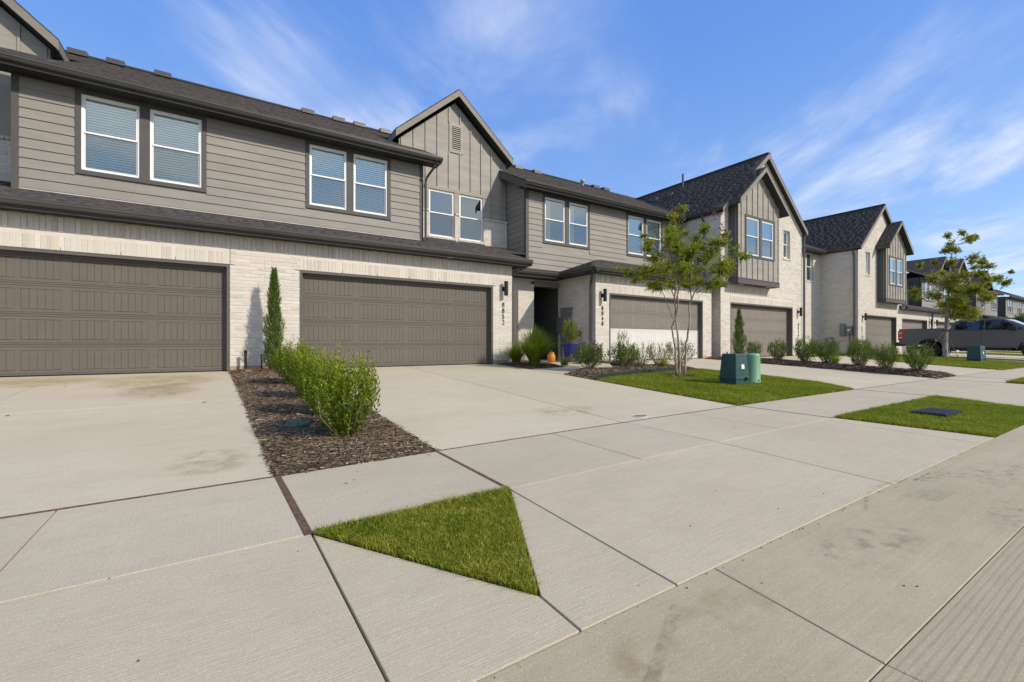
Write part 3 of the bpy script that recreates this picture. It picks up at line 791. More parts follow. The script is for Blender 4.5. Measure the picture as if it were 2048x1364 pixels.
def siding(th, wall, fr, a0, a1, z0, z1, openings=(), mat='siding_paint', top=None, pitch=.19, joint=3.66, one=False):
    """lap boards, each an object; top(a)->z limit for raked tops"""
    z = z0; row = 0; allm = MB()
    while z < z1 - .02:
        zt = min(z + pitch, z1)
        cuts = [(o[0], o[1]) for o in openings if o[2] < zt - .02 and o[3] > z + .02]
        for i0, i1 in sub_intervals((a0, a1), cuts):
            brk = [i0]; b = i0 + joint * ((row * .37) % 1 * .6 + .4)
            while b < i1 - .3: brk.append(b); b += joint
            brk.append(i1)
            for p0, p1 in zip(brk, brk[1:]):
                m = MB(); g_ = .001 if p0 != i0 else 0
                q0, q1 = p0 + g_, p1
                if top:
                    zl, zr = top(q0), top(q1)
                    if max(zl, zr) < z + .01: continue
                    # clip the board under the rake
                    pts = [(q0, z), (q1, z), (q1, min(zt, max(z, zr))), (q0, min(zt, max(z, zl)))]
                    if (zl < zt) != (zr < zt) and abs(zl - zr) > 1e-6:
                        ac = q0 + (zt - zl) / (zr - zl) * (q1 - q0)
                        if q0 < ac < q1: pts.insert(3, (ac, zt))
                    lo = [fr(a, .016, zz_) if zz_ <= z + 1e-6 else fr(a, .016 - .011 * (zz_ - z) / pitch, zz_) for a, zz_ in pts]
                    m.prism(lo, -fr.N * .012)
                else:
                    o = [fr(q0, .022, z), fr(q1, .022, z), fr(q1, .003, zt), fr(q0, .003, zt), fr(q0, -.006, z), fr(q1, -.006, z), fr(q1, -.006, zt), fr(q0, -.006, zt)]
                    fs = [(0, 1, 2, 3), (4, 5, 1, 0), (3, 2, 6, 7), (4, 0, 3, 7), (1, 5, 6, 2)]
                    if fr.flip: fs = [f[::-1] for f in fs]
                    m.add(o, fs)
                if one: allm.add(m.v, m.f)
                else: th.part('siding_board', m, mat, wall)
        z += pitch; row += 1
    if one: th.part('siding_boards', allm, mat, wall, kind='stuff')
def window(th, fr, a0, a1, z0, z1, inset=-.02, style='blind', near=True, parent=None):
    """double-hung vinyl window; the frame is the part, sashes, panes, blind its sub-parts"""
    m = MB(); n0, n1 = inset - .05, inset + .022; w = .034; zm = (z0 + z1) / 2
    m.fbox(fr, a0, a0 + w, n0, n1, z0, z1); m.fbox(fr, a1 - w, a1, n0, n1, z0, z1)
    m.fbox(fr, a0 + w, a1 - w, n0, n1, z1 - w, z1); m.fbox(fr, a0 + w, a1 - w, n0, n1, z0, z0 + w)
    wf = th.part('window', m, 'vinyl_white', parent)
    for (s0, s1, d) in ((zm - .002, z1 - w, -.004), (z0 + w, zm + .035, -.026)):
        m = MB(); b = .026
        m.fbox(fr, a0 + w, a0 + w + b, n0, n1 + d - .006, s0, s1); m.fbox(fr, a1 - w - b, a1 - w, n0, n1 + d - .006, s0, s1)
        m.fbox(fr, a0 + w + b, a1 - w - b, n0, n1 + d - .006, s1 - b * 1.2, s1); m.fbox(fr, a0 + w + b, a1 - w - b, n0, n1 + d - .006, s0, s0 + b * 1.3)
        th.part('sash', m, 'vinyl_white', wf)
        g = MB(); q = n1 + d - .022
        g.add([fr(a0 + w + b, q, s0 + b), fr(a1 - w - b, q, s0 + b), fr(a1 - w - b, q, s1 - b), fr(a0 + w + b, q, s1 - b)], [(0, 1, 2, 3) if not fr.flip else (3, 2, 1, 0)])
        th.part('pane', g, 'glass', wf)
    if near:
        g = MB(); q = n1 - .016
        g.add([fr(a0 + w, q, z0 + w), fr(a1 - w, q, z0 + w), fr(a1 - w, q, zm), fr(a0 + w, q, zm)], [(0, 1, 2, 3)])
        th.part('insect_screen', g, 'screen_mesh', wf)
    # the room behind: reveal and back
    m = MB(); q0, q1 = inset - .55, inset - .052
    e = .02
    m.add([fr(a0 - e, q1, z0 - e), fr(a1 + e, q1, z0 - e), fr(a1 + e, q1, z1 + e), fr(a0 - e, q1, z1 + e), fr(a0 - e, q0, z0 - e), fr(a1 + e, q0, z0 - e), fr(a1 + e, q0, z1 + e), fr(a0 - e, q0, z1 + e)],
          [(4, 5, 6, 7), (0, 1, 5, 4), (1, 2, 6, 5), (2, 3, 7, 6), (3, 0, 4, 7)])
    th.part('reveal', m, 'room_dark', wf)
    if style == 'blind':
        m = MB(); z = z0 + .03; q = inset - .085
        while z < z1 - .03:
            m.add([fr(a0 + .03, q + .010, z), fr(a1 - .03, q + .010, z), fr(a1 - .03, q - .008, z + .046), fr(a0 + .03, q - .008, z + .046)], [(0, 1, 2, 3)], .5)
            z += .054
        m.fbox(fr, a0 + .028, a1 - .028, q - .02, q + .02, z1 - .06, z1 - .01)
        for u in (.2, .8): m.fbox(fr, a0 + (a1 - a0) * u, a0 + (a1 - a0) * u + .003, q + .02, q + .022, z0 + .03, z1 - .03)
        th.part('blind', m, 'blind_white', wf, kind='stuff')
    elif style == 'curtain':
        for (c0, c1, mt) in ((a0 + .02, a0 + (a1 - a0) * .42, 'curtain_white'), (a0 + (a1 - a0) * .44, a1 - .02, 'curtain_dark')):
            m = MB(); n = 14; vs = []
            for i in range(n + 1):
                a = c0 + (c1 - c0) * i / n; q = inset - .13 + .02 * math.sin(i * 2.1)
                vs += [fr(a, q, z0), fr(a, q, z1)]
            m.add(vs, [(2 * i, 2 * i + 2, 2 * i + 3, 2 * i + 1) for i in range(n)], .5); th.part('curtain', m, mt, wf)
    elif style == 'shade':
        m = MB(); q = inset - .10
        m.add([fr(a0 + .02, q, z0), fr(a1 - .02, q, z0), fr(a1 - .02, q, z1), fr(a0 + .02, q, z1)], [(0, 1, 2, 3)], .5)
        th.part('roller_shade', m, 'curtain_white', wf)
    return wf
def trim_pair(th, fr, wins, z0, z1, t=.09, mid=None, n=.030, mat='trim_dark', top_ext=0):
    """dark flat casing round a pair of windows"""
    a0, a1 = wins[0][0], wins[-1][1]
    m = MB()
    m.fbox(fr, a0 - t, a0, -.01, n, z0 - t, z1 + t + top_ext); m.fbox(fr, a1, a1 + t, -.01, n, z0 - t, z1 + t + top_ext)
    m.fbox(fr, a0, a1, -.01, n, z1, z1 + t + top_ext); m.fbox(fr, a0, a1, -.01, n, z0 - t, z0)
    for p, q in zip(wins, wins[1:]): m.fbox(fr, p[1], q[0], -.01, n - .003, z0, z1)
    return th.part('window_casing', m, mat)
# one garage-door section, shared by all doors
def section_mesh(W=4.88, H=.533, mat='garage_brown', npan=8):
    f0 = Frame((0, 0, 0), (1, 0, 0), (0, -1, 0)); m = MB()
    m.fbox(f0, 0, W, -.04, -.016, 0, H, .3)
    pw = .50; xs = []; x = .075
    pairs = npan // 2
    gap = (W - 2 * .075 - npan * pw - pairs * .075) / max(1, pairs - 1)
    for i in range(pairs):
        xs += [x, x + pw + .075]; x += 2 * pw + .075 + gap
    zb, zt = .085, H - .095
    m.fbox(f0, 0, W, -.016, 0, 0.004, .030, .3); m.fbox(f0, 0, W, -.016, -.003, .036, zb, .3)
    m.fbox(f0, 0, W, -.016, -.003, zt, H - .042, .3); m.fbox(f0, 0, W, -.016, 0, H - .036, H - .003, .3)
    edges = [0] + [v for p in xs for v in (p, p + pw)] + [W]
    for i in range(0, len(edges), 2): m.fbox(f0, edges[i], edges[i + 1], -.016, -.003, zb, zt, .3)
    for p in xs:
        w5 = pw / 5
        for q in range(5): m.brick(f0, p + q * w5 + .0012, p + (q + 1) * w5 - .0012, -.016, -.006, zb + .004, zt - .004, .0035, .3)
    return m.mesh('door_section', mat)
SEC = {m_: section_mesh(mat=m_) for m_ in ('garage_brown', 'garage_white', 'garage_tan')}
def garage(th, fr, a0, a1, head=2.2, rec=.14, mats=('garage_brown',) * 4, label=None):
    """opening a0..a1, the door hung behind the brick face"""
    t = .055; m = MB()
    m.fbox(fr, a0, a0 + t, -rec - .05, .004, .02, head); m.fbox(fr, a1 - t, a1, -rec - .05, .004, .02, head); m.fbox(fr, a0 + t, a1 - t, -rec - .05, .004, head - t, head)
    m.fbox(fr, a0 + t, a0 + t + .03, -rec - .05, -rec + .045, .02, head - t); m.fbox(fr, a1 - t - .03, a1 - t, -rec - .05, -rec + .045, .02, head - t)
    m.fbox(fr, a0 + t, a1 - t, -rec - .05, -rec + .05, head - t - .045, head - t)
    th.part('garage_frame', m, 'garage_trim')
    m = MB(); w0 = a0 + t * .6; w1 = a1 - t * .6
    m.fbox(fr, w0, w1, -rec - .08, -rec - .04, .015, head - .02)
    props = {'label': label} if label else {}
    dr = th.part('garage_door', m, 'garage_brown', **props)
    W = w1 - w0; sc = W / 4.88
    for i in range(4):
        s = th.shared('door_section', SEC[mats[i]], fr(w1 if fr.D.x < 0 else w0, -rec, .018 + i * .533), dr); s.scale = (sc, 1, 1)
        if mats[i] == 'garage_white' and label: s['label'] = 'unpainted white door section'
    m = MB(); m.fbox(fr, w0, w1, -rec - .04, -rec + .004, .0, .018); th.part('rubber_seal', m, 'plastic_black', dr)
    return dr
def gutter_prof():
    return [(0, 0), (.004, 0), (.02, .004), (.07, .012), (.09, .035), (.098, .055), (.116, .075), (.118, .108), (.126, .112), (.126, .122), (.112, .122), (.108, .112), (.104, .075), (.09, .05), (.075, .022), (.01, .012), (.004, .012), (.004, .12), (0, .12)]
def gutter(th, fr, a0, a1, n, ztop, fascia=.15, caps=True, mat='gutter_metal'):
    """K-style gutter; n = outer face of the fascia board"""
    pr = gutter_prof(); m = MB()
    pts = [fr(a0, n + x * .95, ztop - .122 + z) for x, z in pr]; m.prism(pts, fr.D * (a1 - a0))
    g = th.part('gutter', m, mat, fix=True)
    m = MB(); m.fbox(fr, a0 + .004, a1 - .004, n - .022, n - .001, ztop - fascia, ztop - .005); th.part('fascia', m, 'trim_dark')
    return g
def soffit(th, fr, a0, a1, n0, n1, z):
    m = MB(); m.fbox(fr, a0, a1, n0, n1, z, z + .012)
    a = a0 + .1
    while a < a1 - .05: m.fbox(fr, a, a + .008, n0 + .02, n1 - .02, z - .004, z); a += .10
    th.part('soffit', m, 'soffit_dark')
def downspout(th, pts, w=.055, d=.04, mat='gutter_metal'):
    m = MB(); m.tube(pts, w * .62, 6); th.part('downspout', m, mat)
def inside2(P, u, v):
    n = len(P); s = None; c = False; j = n - 1
    for i in range(n):
        if (P[i][1] > v) != (P[j][1] > v) and u < (P[j][0] - P[i][0]) * (v - P[i][1]) / (P[j][1] - P[i][1]) + P[i][0]: c = not c
        j = i
    return c
def roof(th, pts3, eave_dir, up_h, thick=.035, shingles=True, expo=.143, name='roof', sub=False, wtab=.26, flat=False):
    """planar roof polygon pts3; eave_dir = horizontal unit along the eave, up_h = horizontal direction of ascent"""
    P = [Vector(p) for p in pts3]; e = Vector(eave_dir).normalized()
    nrm = None
    for i in range(1, len(P) - 1):
        c = (P[i] - P[0]).cross(P[i + 1] - P[0])
        if c.length > 1e-4: nrm = c.normalized(); break
    if nrm.z < 0: nrm = -nrm
    u = nrm.cross(e).normalized()
    if u.dot(Vector(up_h)) < 0: u = -u
    m = MB(); m.prism([tuple(p) for p in P], (0, 0, -thick)); r = th.part(name, m, 'shingle', fix=True)
    if not shingles: return r
    O = P[0]; Q = [((p - O).dot(e), (p - O).dot(u)) for p in P]
    u0, u1 = min(q[0] for q in Q), max(q[0] for q in Q); v0, v1 = min(q[1] for q in Q), max(q[1] for q in Q)
    V, Fc, T = [], [], []; row = 0; v = v0
    while v < v1 - .01:
        a = u0 - random.uniform(0, wtab)
        while a < u1:
            w = wtab * random.uniform(.5, 1.3); b0, b1 = max(a, u0), min(a + w, u1); vt = min(v + expo, v1); dz = .0025 if flat else random.choice((.004, .006, .009))
            if b1 - b0 > .02:
                c = [inside2(Q, x, y) for x, y in ((b0 + .005, v + .01), (b1 - .005, v + .01), (b0 + .005, vt - .01), (b1 - .005, vt - .01))]
                if all(c):
                    o = len(V); B = [O + e * b0 + u * v, O + e * b1 + u * v]; Tt = [O + e * b1 + u * vt, O + e * b0 + u * vt]
                    V += [B[0] + nrm * dz, B[1] + nrm * dz, Tt[0] + nrm * .002, Tt[1] + nrm * .002, B[0], B[1], Tt[0], Tt[1]]
                    Fc += [(o, o + 1, o + 2, o + 3), (o + 4, o + 5, o + 1, o), (o + 4, o, o + 3, o + 7), (o + 1, o + 5, o + 6, o + 2)]; T += [random.random()] * 4
            a += w + .002
        v += expo; row += 1
    if V:
        V = np.array([tuple(q) for q in V]) - np.array(th.loc)
        link('shingles', np_mesh('shingles', V, np.array(Fc), 'shingle', np.array(T)), r, kind='stuff')
    return r
def rake(th, p0, p1, d, h=.19, t=.03, mat='rake_paint', drop=0.0):
    """board along a raked edge from p0 to p1 (top edge), thickness along d"""
    a, b = Vector(p0), Vector(p1); dn = Vector((0, 0, -h))
    m = MB(); m.prism([a, b, b + dn, a + dn], Vector(d) * t); return th.part('rake_board', m, mat, fix=True)
def battens(th, wall, fr, a0, a1, zlo, zhi, pitch=.406, w=.045, openings=(), mat='batten_paint', phase=0):
    a = a0 + phase
    while a < a1 - w:
        lo, hi = zlo(a + w / 2), min(zhi(a), zhi(a + w))
        segs = [(lo, hi)]
        for o in openings:
            if o[0] < a + w and o[1] > a: segs = sub_intervals(segs[0], [(o[2], o[3])]) if len(segs) == 1 else segs
        for s0, s1 in segs:
            if s1 - s0 > .05:
                m = MB(); m.fbox(fr, a, a + w, 0, .030, s0, s1); th.part('batten', m, mat, wall)
        a += pitch
def sconce(th, fr, a, zc_):
    m = MB(); m.fbox(fr, a - .055, a + .055, 0, .018, zc_ - .06, zc_ + .06); m.fbox(fr, a - .02, a + .02, .018, .085, zc_ - .03, zc_ + .03)
    w = th.part('wall_lamp', m, 'lamp_black')
    c = fr(a, .13, zc_ - .20); m = MB(); m.lathe(c, [(.0, .01), (.05, .01), (.055, 0), (.058, 0), (.058, .40), (.05, .40), (.05, .39), (0, .39)], 20)
    th.part('lamp_tube', m, 'lamp_black', w, smooth=False)
def digit(th, fr, ch, a, z, h=.115, mat='number_metal', name='house_digit', d=.006, n=.008, parent=None):
    cu = bpy.data.curves.new('digit', 'FONT'); cu.body = ch; cu.size = h / .70; cu.offset = -.001 * h / .12; cu.extrude = d; cu.align_x = 'CENTER'; cu.resolution_u = 4
    tmp = bpy.data.objects.new('tmp', cu); COL.objects.link(tmp)
    dg = bpy.context.evaluated_depsgraph_get(); me = bpy.data.meshes.new_from_object(tmp.evaluated_get(dg))
    bpy.data.objects.remove(tmp); bpy.data.curves.remove(cu)
    me.name = name; me.materials.clear(); me.materials.append(MATS[mat])
    # local x -> along wall as seen from outside, y -> up
    M = Matrix((( fr.D.x, 0, fr.N.x), (fr.D.y, 0, fr.N.y), (0, 1, 0)))
    for v in me.vertices: v.co = M @ v.co
    p = fr(a, n, z); return th.shared(name, me, p, parent)
def number(th, fr, txt, a, ztop, pitch=.166, h=.132):
    root = MB(); root.fbox(fr, a - .004, a + .004, -.004, .002, ztop - len(txt) * pitch + .05, ztop); g = th.part('house_number', root, 'number_metal')
    for i, ch in enumerate(txt): digit(th, fr, ch, a, ztop - h - i * pitch, h, parent=g)
def roof_vent(th, x, y, z, w=.46):
    m = MB(); y0, y1 = y - .16, y + .14
    P = [(x - w / 2, y0, z - .06), (x - w / 2, y1, z - .02), (x - w / 2, y1, z + .13), (x - w / 2, y1 - .08, z + .15), (x - w / 2, y0, z + .10)]
    m.prism(P, (w, 0, 0)); th.part('roof_vent', m, 'gutter_metal', fix=True)

PITCH = .5
def mainroof_z(y, ye, ze): return ze + PITCH * (y - ye)

# ============================================================ TOWNHOUSES 1 and 2 (mirror images about x = .85)
def pair_unit(mir, label, number_txt=None):
    """local a runs from the party wall (a=0) to the gable end; x = .82 + mir*a"""
    X0 = .82
    th = Thing('townhouse', label, 'house', (X0 + mir * 3, 11.0, 0), 'row of grey and white brick townhouses')
    X = lambda a: X0 + mir * a
    def fr(y): return Frame((X0, y, 0), (mir, 0, 0), (0, -1, 0))
    f = fr(11.0)
    g0, g1 = .69 if mir > 0 else .62, 5.65          # garage opening
    if mir > 0: g0 = 1.51 - X0; g1 = 6.47 - X0
    else: g0 = X0 - .20; g1 = X0 + 4.76
    E = 7.1 - X0
    ops = [(g0, g1, 0, 2.2)]
    wall = backing(th, f, 0.0, E, .10, 2.83, ops, 'mortar', name='brick_wall')
    for q0, q1 in ((0.0, g0), (g1, E)): m = MB(); m.fbox(f, q0, q1, -.16, -.010, -.15, .10); th.part('foundation', m, 'slab_edge')
    br = lay_courses(f, lambda z: (0.004, E), .10, 2.51, ops)
    br = [b for b in br if not (b[2] > 2.19 and b[2] < 2.455 and b[1] > g0 + .01 and b[0] < g1 - .01)]
    cut = []
    for b in br: cut.append(b)
    # courses either side of the lintel band are cut off square
    for z in [b for b in sorted({b[2] for b in lay_courses(f, lambda z: (0, E), .10, 2.51, [])}) if 2.19 < b < 2.455]:
        for i0, i1 in ((0.004, g0), (g1, E)):
            cut = [b for b in cut if not (abs(b[2] - z) < 1e-6 and b[0] >= i0 - .3 and b[1] <= i1 + .3 and (i0 == .004 or b[0] > g1 - .3))]
            a = i0; first = (round(z / CP) % 2) * .13
            if first: cut.append((i0, min(i1, i0 + first - BJ), z, z + BH, .001)); a = i0 + first
            while a < i1 - .03: cut.append((a, min(a + BL, i1), z, z + BH, random.uniform(-.001, .003))); a += BL + BJ
    sol = soldier_row(g0, g1, 2.205, 2.452) + soldier_row(0.004, E, 2.530, 2.785, 3, 1)
    put_bricks(th, wall, f, cut + sol, 300)
    if mir < 0:       # movement joint over the jamb and weep slots
        m = MB(); m.fbox(f, g0 - .008, g0 - .002, -.01, .006, 2.2, 2.78); th.part('sealant_joint', m, 'wood_joint')
    m = MB(); m.fbox(f, g0 - .09, g1 + .09, -.09, .006, 2.194, 2.203); th.part('lintel', m, 'trim_dark')
    m = MB(); a = g0 + .9
    while a < g1: m.fbox(f, a, a + .007, -.004, .005, 2.206, 2.262); a += .81
    th.part('weep_slots', m, 'wood_joint', kind='stuff')
    garage(th, f, g0, g1)
    # return wall beyond the garage (faces the entry)
    fs = Frame((X(E), 11.0, 0), (0, 1, 0), (mir, 0, 0)); rw = backing(th, fs, 0.005, 1.6, .0, 2.83, [], 'mortar', name='brick_wall')
    put_bricks(th, rw, fs, lay_courses(fs, lambda z: (0.02, 1.6), .10, 2.8), 0)
    # lower roof, gutter, soffit
    zl = lambda y: 2.945 + .32 * (y - 10.55)
    e1 = 7.54 - X0; g_ = 8.69 - X0
    P = [(0, 10.57), (e1, 10.57), (e1 + .02, 12.2), (g_ - .02, 12.6), (g_ - .02, 13.8), (4.06, 13.8), (4.06, 12.3), (0, 12.3)]
    roof(th, [(X(a), y, zl(y)) for a, y in P], (1, 0, 0), (0, 1, 0))
    gf = fr(10.67); gutter(th, gf, 0.0, e1, 0, 2.955, .17)
    soffit(th, f, 0.0, e1, .0, .33, 2.80)
    m = MB(); P3 = [(X(e1), 10.6, 2.80), (X(e1), 12.2, 2.80), (X(e1), 12.2, zl(12.2) - .04), (X(e1), 10.6, zl(10.6) - .04)]; m.prism(P3, (-mir * .03, 0, 0)); th.part('rake_board', m, 'trim_dark', fix=True)
    # upper siding wall
    fu = fr(12.3); W = 4.9 - X0
    if mir > 0: wins = [(1.91 - X0, 2.81 - X0), (2.98 - X0, 3.88 - X0)]
    else: wins = [(X0 + .31, X0 + 1.22), (X0 + 1.39, X0 + 2.30)]
    z0, z1 = 4.045, 5.56; ops = [(w[0], w[1], z0, z1) for w in wins]
    wall2 = backing(th, fu, 0.0, W, 3.2, 5.70, ops, 'siding_paint', n1=-.006, name='siding_wall')
    cas = [(wins[0][0] - .088, wins[1][1] + .088, z0 - .088, 5.66)]
    siding(th, wall2, fu, 0.0, W - .09, 3.54, 5.66, cas)
    m = MB(); m.fbox(fu, W - .09, W + .012, -.1, .024, 3.45, 5.66); th.part('corner_trim', m, 'trim_dark')
    m = MB(); m.fbox(fu, 0, W - .09, .0, .022, 3.508, 3.532); th.part('flashing', m, 'lead_flash')
    trim_pair(th, fu, wins, z0, z1, .088, top_ext=.01)
    for w in wins: window(th, fu, w[0], w[1], z0, z1)
    # side of the upper wall (faces the gable recess)
    fs2 = Frame((X(W), 12.3, 0), (0, 1, 0), (mir, 0, 0)); sw = backing(th, fs2, 0, 1.5, 3.3, 5.75, [], 'siding_paint', n1=-.006, name='siding_wall')
    siding(th, sw, fs2, .1, 1.5, 3.6, 5.7, one=True)
    # upper gutter, roof
    gu = fr(11.87); gutter(th, gu, 0.0, 5.3 - X0, 0, 5.80, .17); soffit(th, fu, 0.0, 5.3 - X0, 0, .43, 5.655)
    ze = 5.79; Y0 = 11.77
    G = 7.88                                           # end of this roof (party wall with next)
    P = [(0, Y0), (5.3 - X0, Y0), (5.35 - X0, 13.8), (G + .5, 13.8), (G + .5, 20.2), (0, 20.2)]
    zr = lambda y: ze + .5 * (y - Y0)
    # the valley where the small gable stands clear
    roof(th, [(X(a), y, zr(y)) for a, y in [(0, Y0), (5.3 - X0, Y0), (5.3 - X0, 13.35), (3.73, 13.35), (3.73, 16.5), (G + .5, 16.5), (G + .5, 20.2), (0, 20.2)]], (1, 0, 0), (0, 1, 0))
    m = MB(); m.prism([(X(0), 20.2, zr(20.2)), (X(G + .5), 20.2, zr(20.2)), (X(G + .5), 28.5, 5.8), (X(0), 28.5, 5.8)], (0, 0, -.04)); th.part('roof', m, 'shingle', fix=True)
    m = MB(); m.fbox(fr(20.2), 0, G + .5, -.12, .12, zr(20.2) - .03, zr(20.2) + .025); th.part('ridge_cap', m, 'shingle')
    m = MB(); m.fbox(fr(28), 0, G, -.2, 0, -.4, 5.8); th.part('rear_wall', m, 'siding_paint')
    # gable wall, plane 13.8
    fg = fr(13.8); c = 6.64 - X0; gl, gr_ = 4.72 - X0, 8.50 - X0
    ztop = 8.73; slope = .86
    gz_ = lambda a: ztop - .10 - slope * abs(a - c)
    gw = [(5.70 - X0, 6.60 - X0), (6.79 - X0, 7.69 - X0)]; gops = [(w[0], w[1], 4.07, 5.60) for w in gw]
    eav = gz_(gl)
    wall3 = backing(th, fg, gl, gr_ + .15, 3.6, min(eav, 6.95), gops, 'batten_paint', n1=0.0, gable=[(gl, min(eav, 6.95)), (gr_ + .15, min(eav, 6.95)), (gr_, gz_(gr_)), (c, ztop - .12), (gl, eav)], name='batten_wall')
    vent = (6.42 - X0, 6.92 - X0, 6.93, 7.90)
    if mir < 0: vent = (c - .25, c + .25, 6.93, 7.90)
    battens(th, wall3, fg, gl + .02, gr_ + .14, lambda a: 5.70 if gw[0][0] - .2 < a < gw[1][1] + .12 else 4.93, lambda a: gz_(a) - .02, openings=[(vent[0], vent[1], vent[2], vent[3])], phase=.03)
    m = MB(); v = vent
    m.fbox(fg, v[0], v[0] + .09, 0, .03, v[2], v[3]); m.fbox(fg, v[1] - .09, v[1], 0, .03, v[2], v[3]); m.fbox(fg, v[0] + .09, v[1] - .09, 0, .03, v[3] - .09, v[3]); m.fbox(fg, v[0] + .09, v[1] - .09, 0, .03, v[2], v[2] + .09)
    gv = th.part('gable_vent', m, 'batten_paint')
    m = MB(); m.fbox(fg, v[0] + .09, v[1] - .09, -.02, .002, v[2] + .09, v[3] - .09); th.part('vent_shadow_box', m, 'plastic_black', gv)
    z = v[2] + .10
    while z < v[3] - .12:
        m = MB(); m.add([fg(v[0] + .09, .03, z), fg(v[1] - .09, .03, z), fg(v[1] - .09, .006, z + .045), fg(v[0] + .09, .006, z + .045)], [(0, 1, 2, 3)]); th.part('louvre', m, 'batten_paint', gv); z += .066
    # brick base of the gable wall
    f3 = fr(13.72)
    bw = backing(th, f3, gl, gr_ + .15, 3.6, 4.83, [(w[0] - .0, w[1] + .0, 4.07, 5.6) for w in gw], 'mortar', th_=.07, name='brick_wall')
    put_bricks(th, bw, f3, lay_courses(f3, lambda z: (gl, gr_ + .15), 3.62, 4.82, [(w[0] - .06, w[1] + .06, 3.98, 5.7) for w in gw]), 0)
    m = MB()
    for a0_, a1_ in ((gl, gw[0][0] - .02), (gw[0][1] + .02, gw[1][0] - .02), (gw[1][1] + .02, gr_ + .15)):
        for b in soldier_row(a0_, a1_, 4.835, 4.90): m.brick(f3, b[0], b[1], -.06, .03, b[2], b[3], .004)
    for w in gw:
        for b in soldier_row(w[0] - .06, w[1] + .06, 3.985, 4.05): m.brick(f3, b[0], b[1], -.06, .035, b[2], b[3], .004)
        for a0_, a1_ in ((w[0] - .06, w[0] - .003), (w[1] + .003, w[1] + .06)):
            z = 4.06
            while z < 4.83: m.brick(f3, a0_, a1_, -.06, .004, z, z + BH, .003); z += CP
    th.part('sill_bricks', m, 'brick', bw, kind='stuff')
    m = MB()
    t = .07
    m.fbox(fg, gw[0][0] - t, gw[0][0], 0, .035, 4.92, 5.60); m.fbox(fg, gw[1][1], gw[1][1] + t, 0, .035, 4.92, 5.60); m.fbox(fg, gw[0][1], gw[1][0], 0, .033, 4.91, 5.60); m.fbox(fg, gw[0][0] - .14, gw[1][1] + .14, 0, .04, 5.60, 5.70)
    th.part('window_casing', m, 'batten_paint')
    for w in gw: window(th, fg, w[0], w[1], 4.07, 5.60, style='none')
    # gable roof
    pk = 8.93; et = 2.12; ez = pk - slope * et; yf = 13.48
        # (fascia plane)
    for s in (-1, 1):
        ea = c + s * et; yb_e = 13.77 + (ez - zr(13.77)) / .5; yb_r = 13.77 + (pk - zr(13.77)) / .5
        roof(th, [(X(ea), yf, ez), (X(c), yf, pk), (X(c), yb_r, pk), (X(ea), max(yf + .2, yb_e), ez)], (0, 1, 0), (-s * mir, 0, 0))
        rake(th, (X(ea), yf - .002, ez - .035), (X(c), yf - .002, pk - .035), (0, .025, 0), .20)
        # soffit under the rake and eave fascia
        m = MB(); m.prism([(X(ea - s * .03), yf + .02, ez - .20), (X(c), yf + .02, pk - .17), (X(c), 13.80, pk - .17), (X(ea - s * .03), 13.80, ez - .20)], (0, 0, .02)); th.part('soffit', m, 'soffit_dark', fix=True)
        m = MB(); x_ = X(ea); m.prism([(x_, yf, ez - .235), (x_, max(13.8, yb_e + .1), ez - .235), (x_, max(13.8, yb_e + .1), ez - .03), (x_, yf, ez - .03)], (-s * mir * .025, 0, 0)); th.part('fascia', m, 'rake_paint', fix=True)
    for xx in ((156, 232, 326) if mir < 0 else (615, 677, 718, 770)):
        pass
    return th, X, fr, f
TH1, X1, fr1, f1 = pair_unit(-1, 'leftmost grey townhouse cut by the photo edge, brown garage door and two blinded windows above')
TH2, X2, fr2, f2 = pair_unit(1, 'grey townhouse numbered 8852 with a steep batten gable and louvre vent')
for x in (-3.74, -2.82, -1.59): roof_vent(TH1, x, 19.6, 9.74)
for x in (2.98, 4.15, 4.98, 6.08): roof_vent(TH2, x, 19.6, 9.74)
sconce(TH2, f2, 6.82 - .82, 2.13); number(TH2, f2, '8852', 6.80 - .82, 1.74)
downspout(TH2, [(5.12, 11.82, 5.67), (5.10, 11.86, 5.55), (4.98, 12.16, 5.30), (4.95, 12.20, 5.15), (4.95, 12.20, 3.60), (4.97, 12.1, 3.52)])
downspout(TH2, [(7.42, 10.66, 2.83), (7.40, 10.75, 2.74), (7.16, 11.03, 2.62), (7.15, 11.06, 2.5), (7.15, 11.06, .12)], w=.05)
downspout(TH1, [(-3.46, 11.86, 5.62), (-3.46, 12.0, 5.45), (-3.45, 12.14, 5.30), (-3.45, 12.14, 3.60)], w=.115)
m = MB(); m.fbox(f2, 4.15, 4.28, .20, .29, 2.79, 2.803); TH2.part('soffit_light', m, 'stone_light')

# ============================================================ TOWNHOUSE 3 (8848)
T3 = Thing('townhouse', 'grey townhouse numbered 8848 with a two-tone garage door, white below brown', 'house', (13, 10.8, 0), 'row of grey and white brick townhouses')
f = F(10.75); ops = [(10.71, 15.70, 0, 2.23)]
w3 = backing(T3, f, 10.11, 16.25, .08, 2.83, ops, 'mortar', name='brick_wall')
for q0, q1 in ((10.11, 10.71), (15.70, 16.24)): m = MB(); m.fbox(f, q0, q1, -.16, -.01, -.2, .08); T3.part('foundation', m, 'slab_edge')
b_ = [b for b in lay_courses(f, lambda z: (10.11, 16.25), .08, 2.53, ops) if not (b[2] > 2.22 and b[2] < 2.46 and b[1] > 10.9 and b[0] < 15.5)]
b_ += soldier_row(10.80, 15.60, 2.235, 2.475) + soldier_row(10.11, 16.25, 2.56, 2.80, 3, 0)
put_bricks(T3, w3, f, b_, 0)
garage(T3, f, 10.71, 15.70, 2.23, .14, ('garage_white', 'garage_white', 'garage_tan', 'garage_tan'), 'garage door, lower half white, upper half brown')
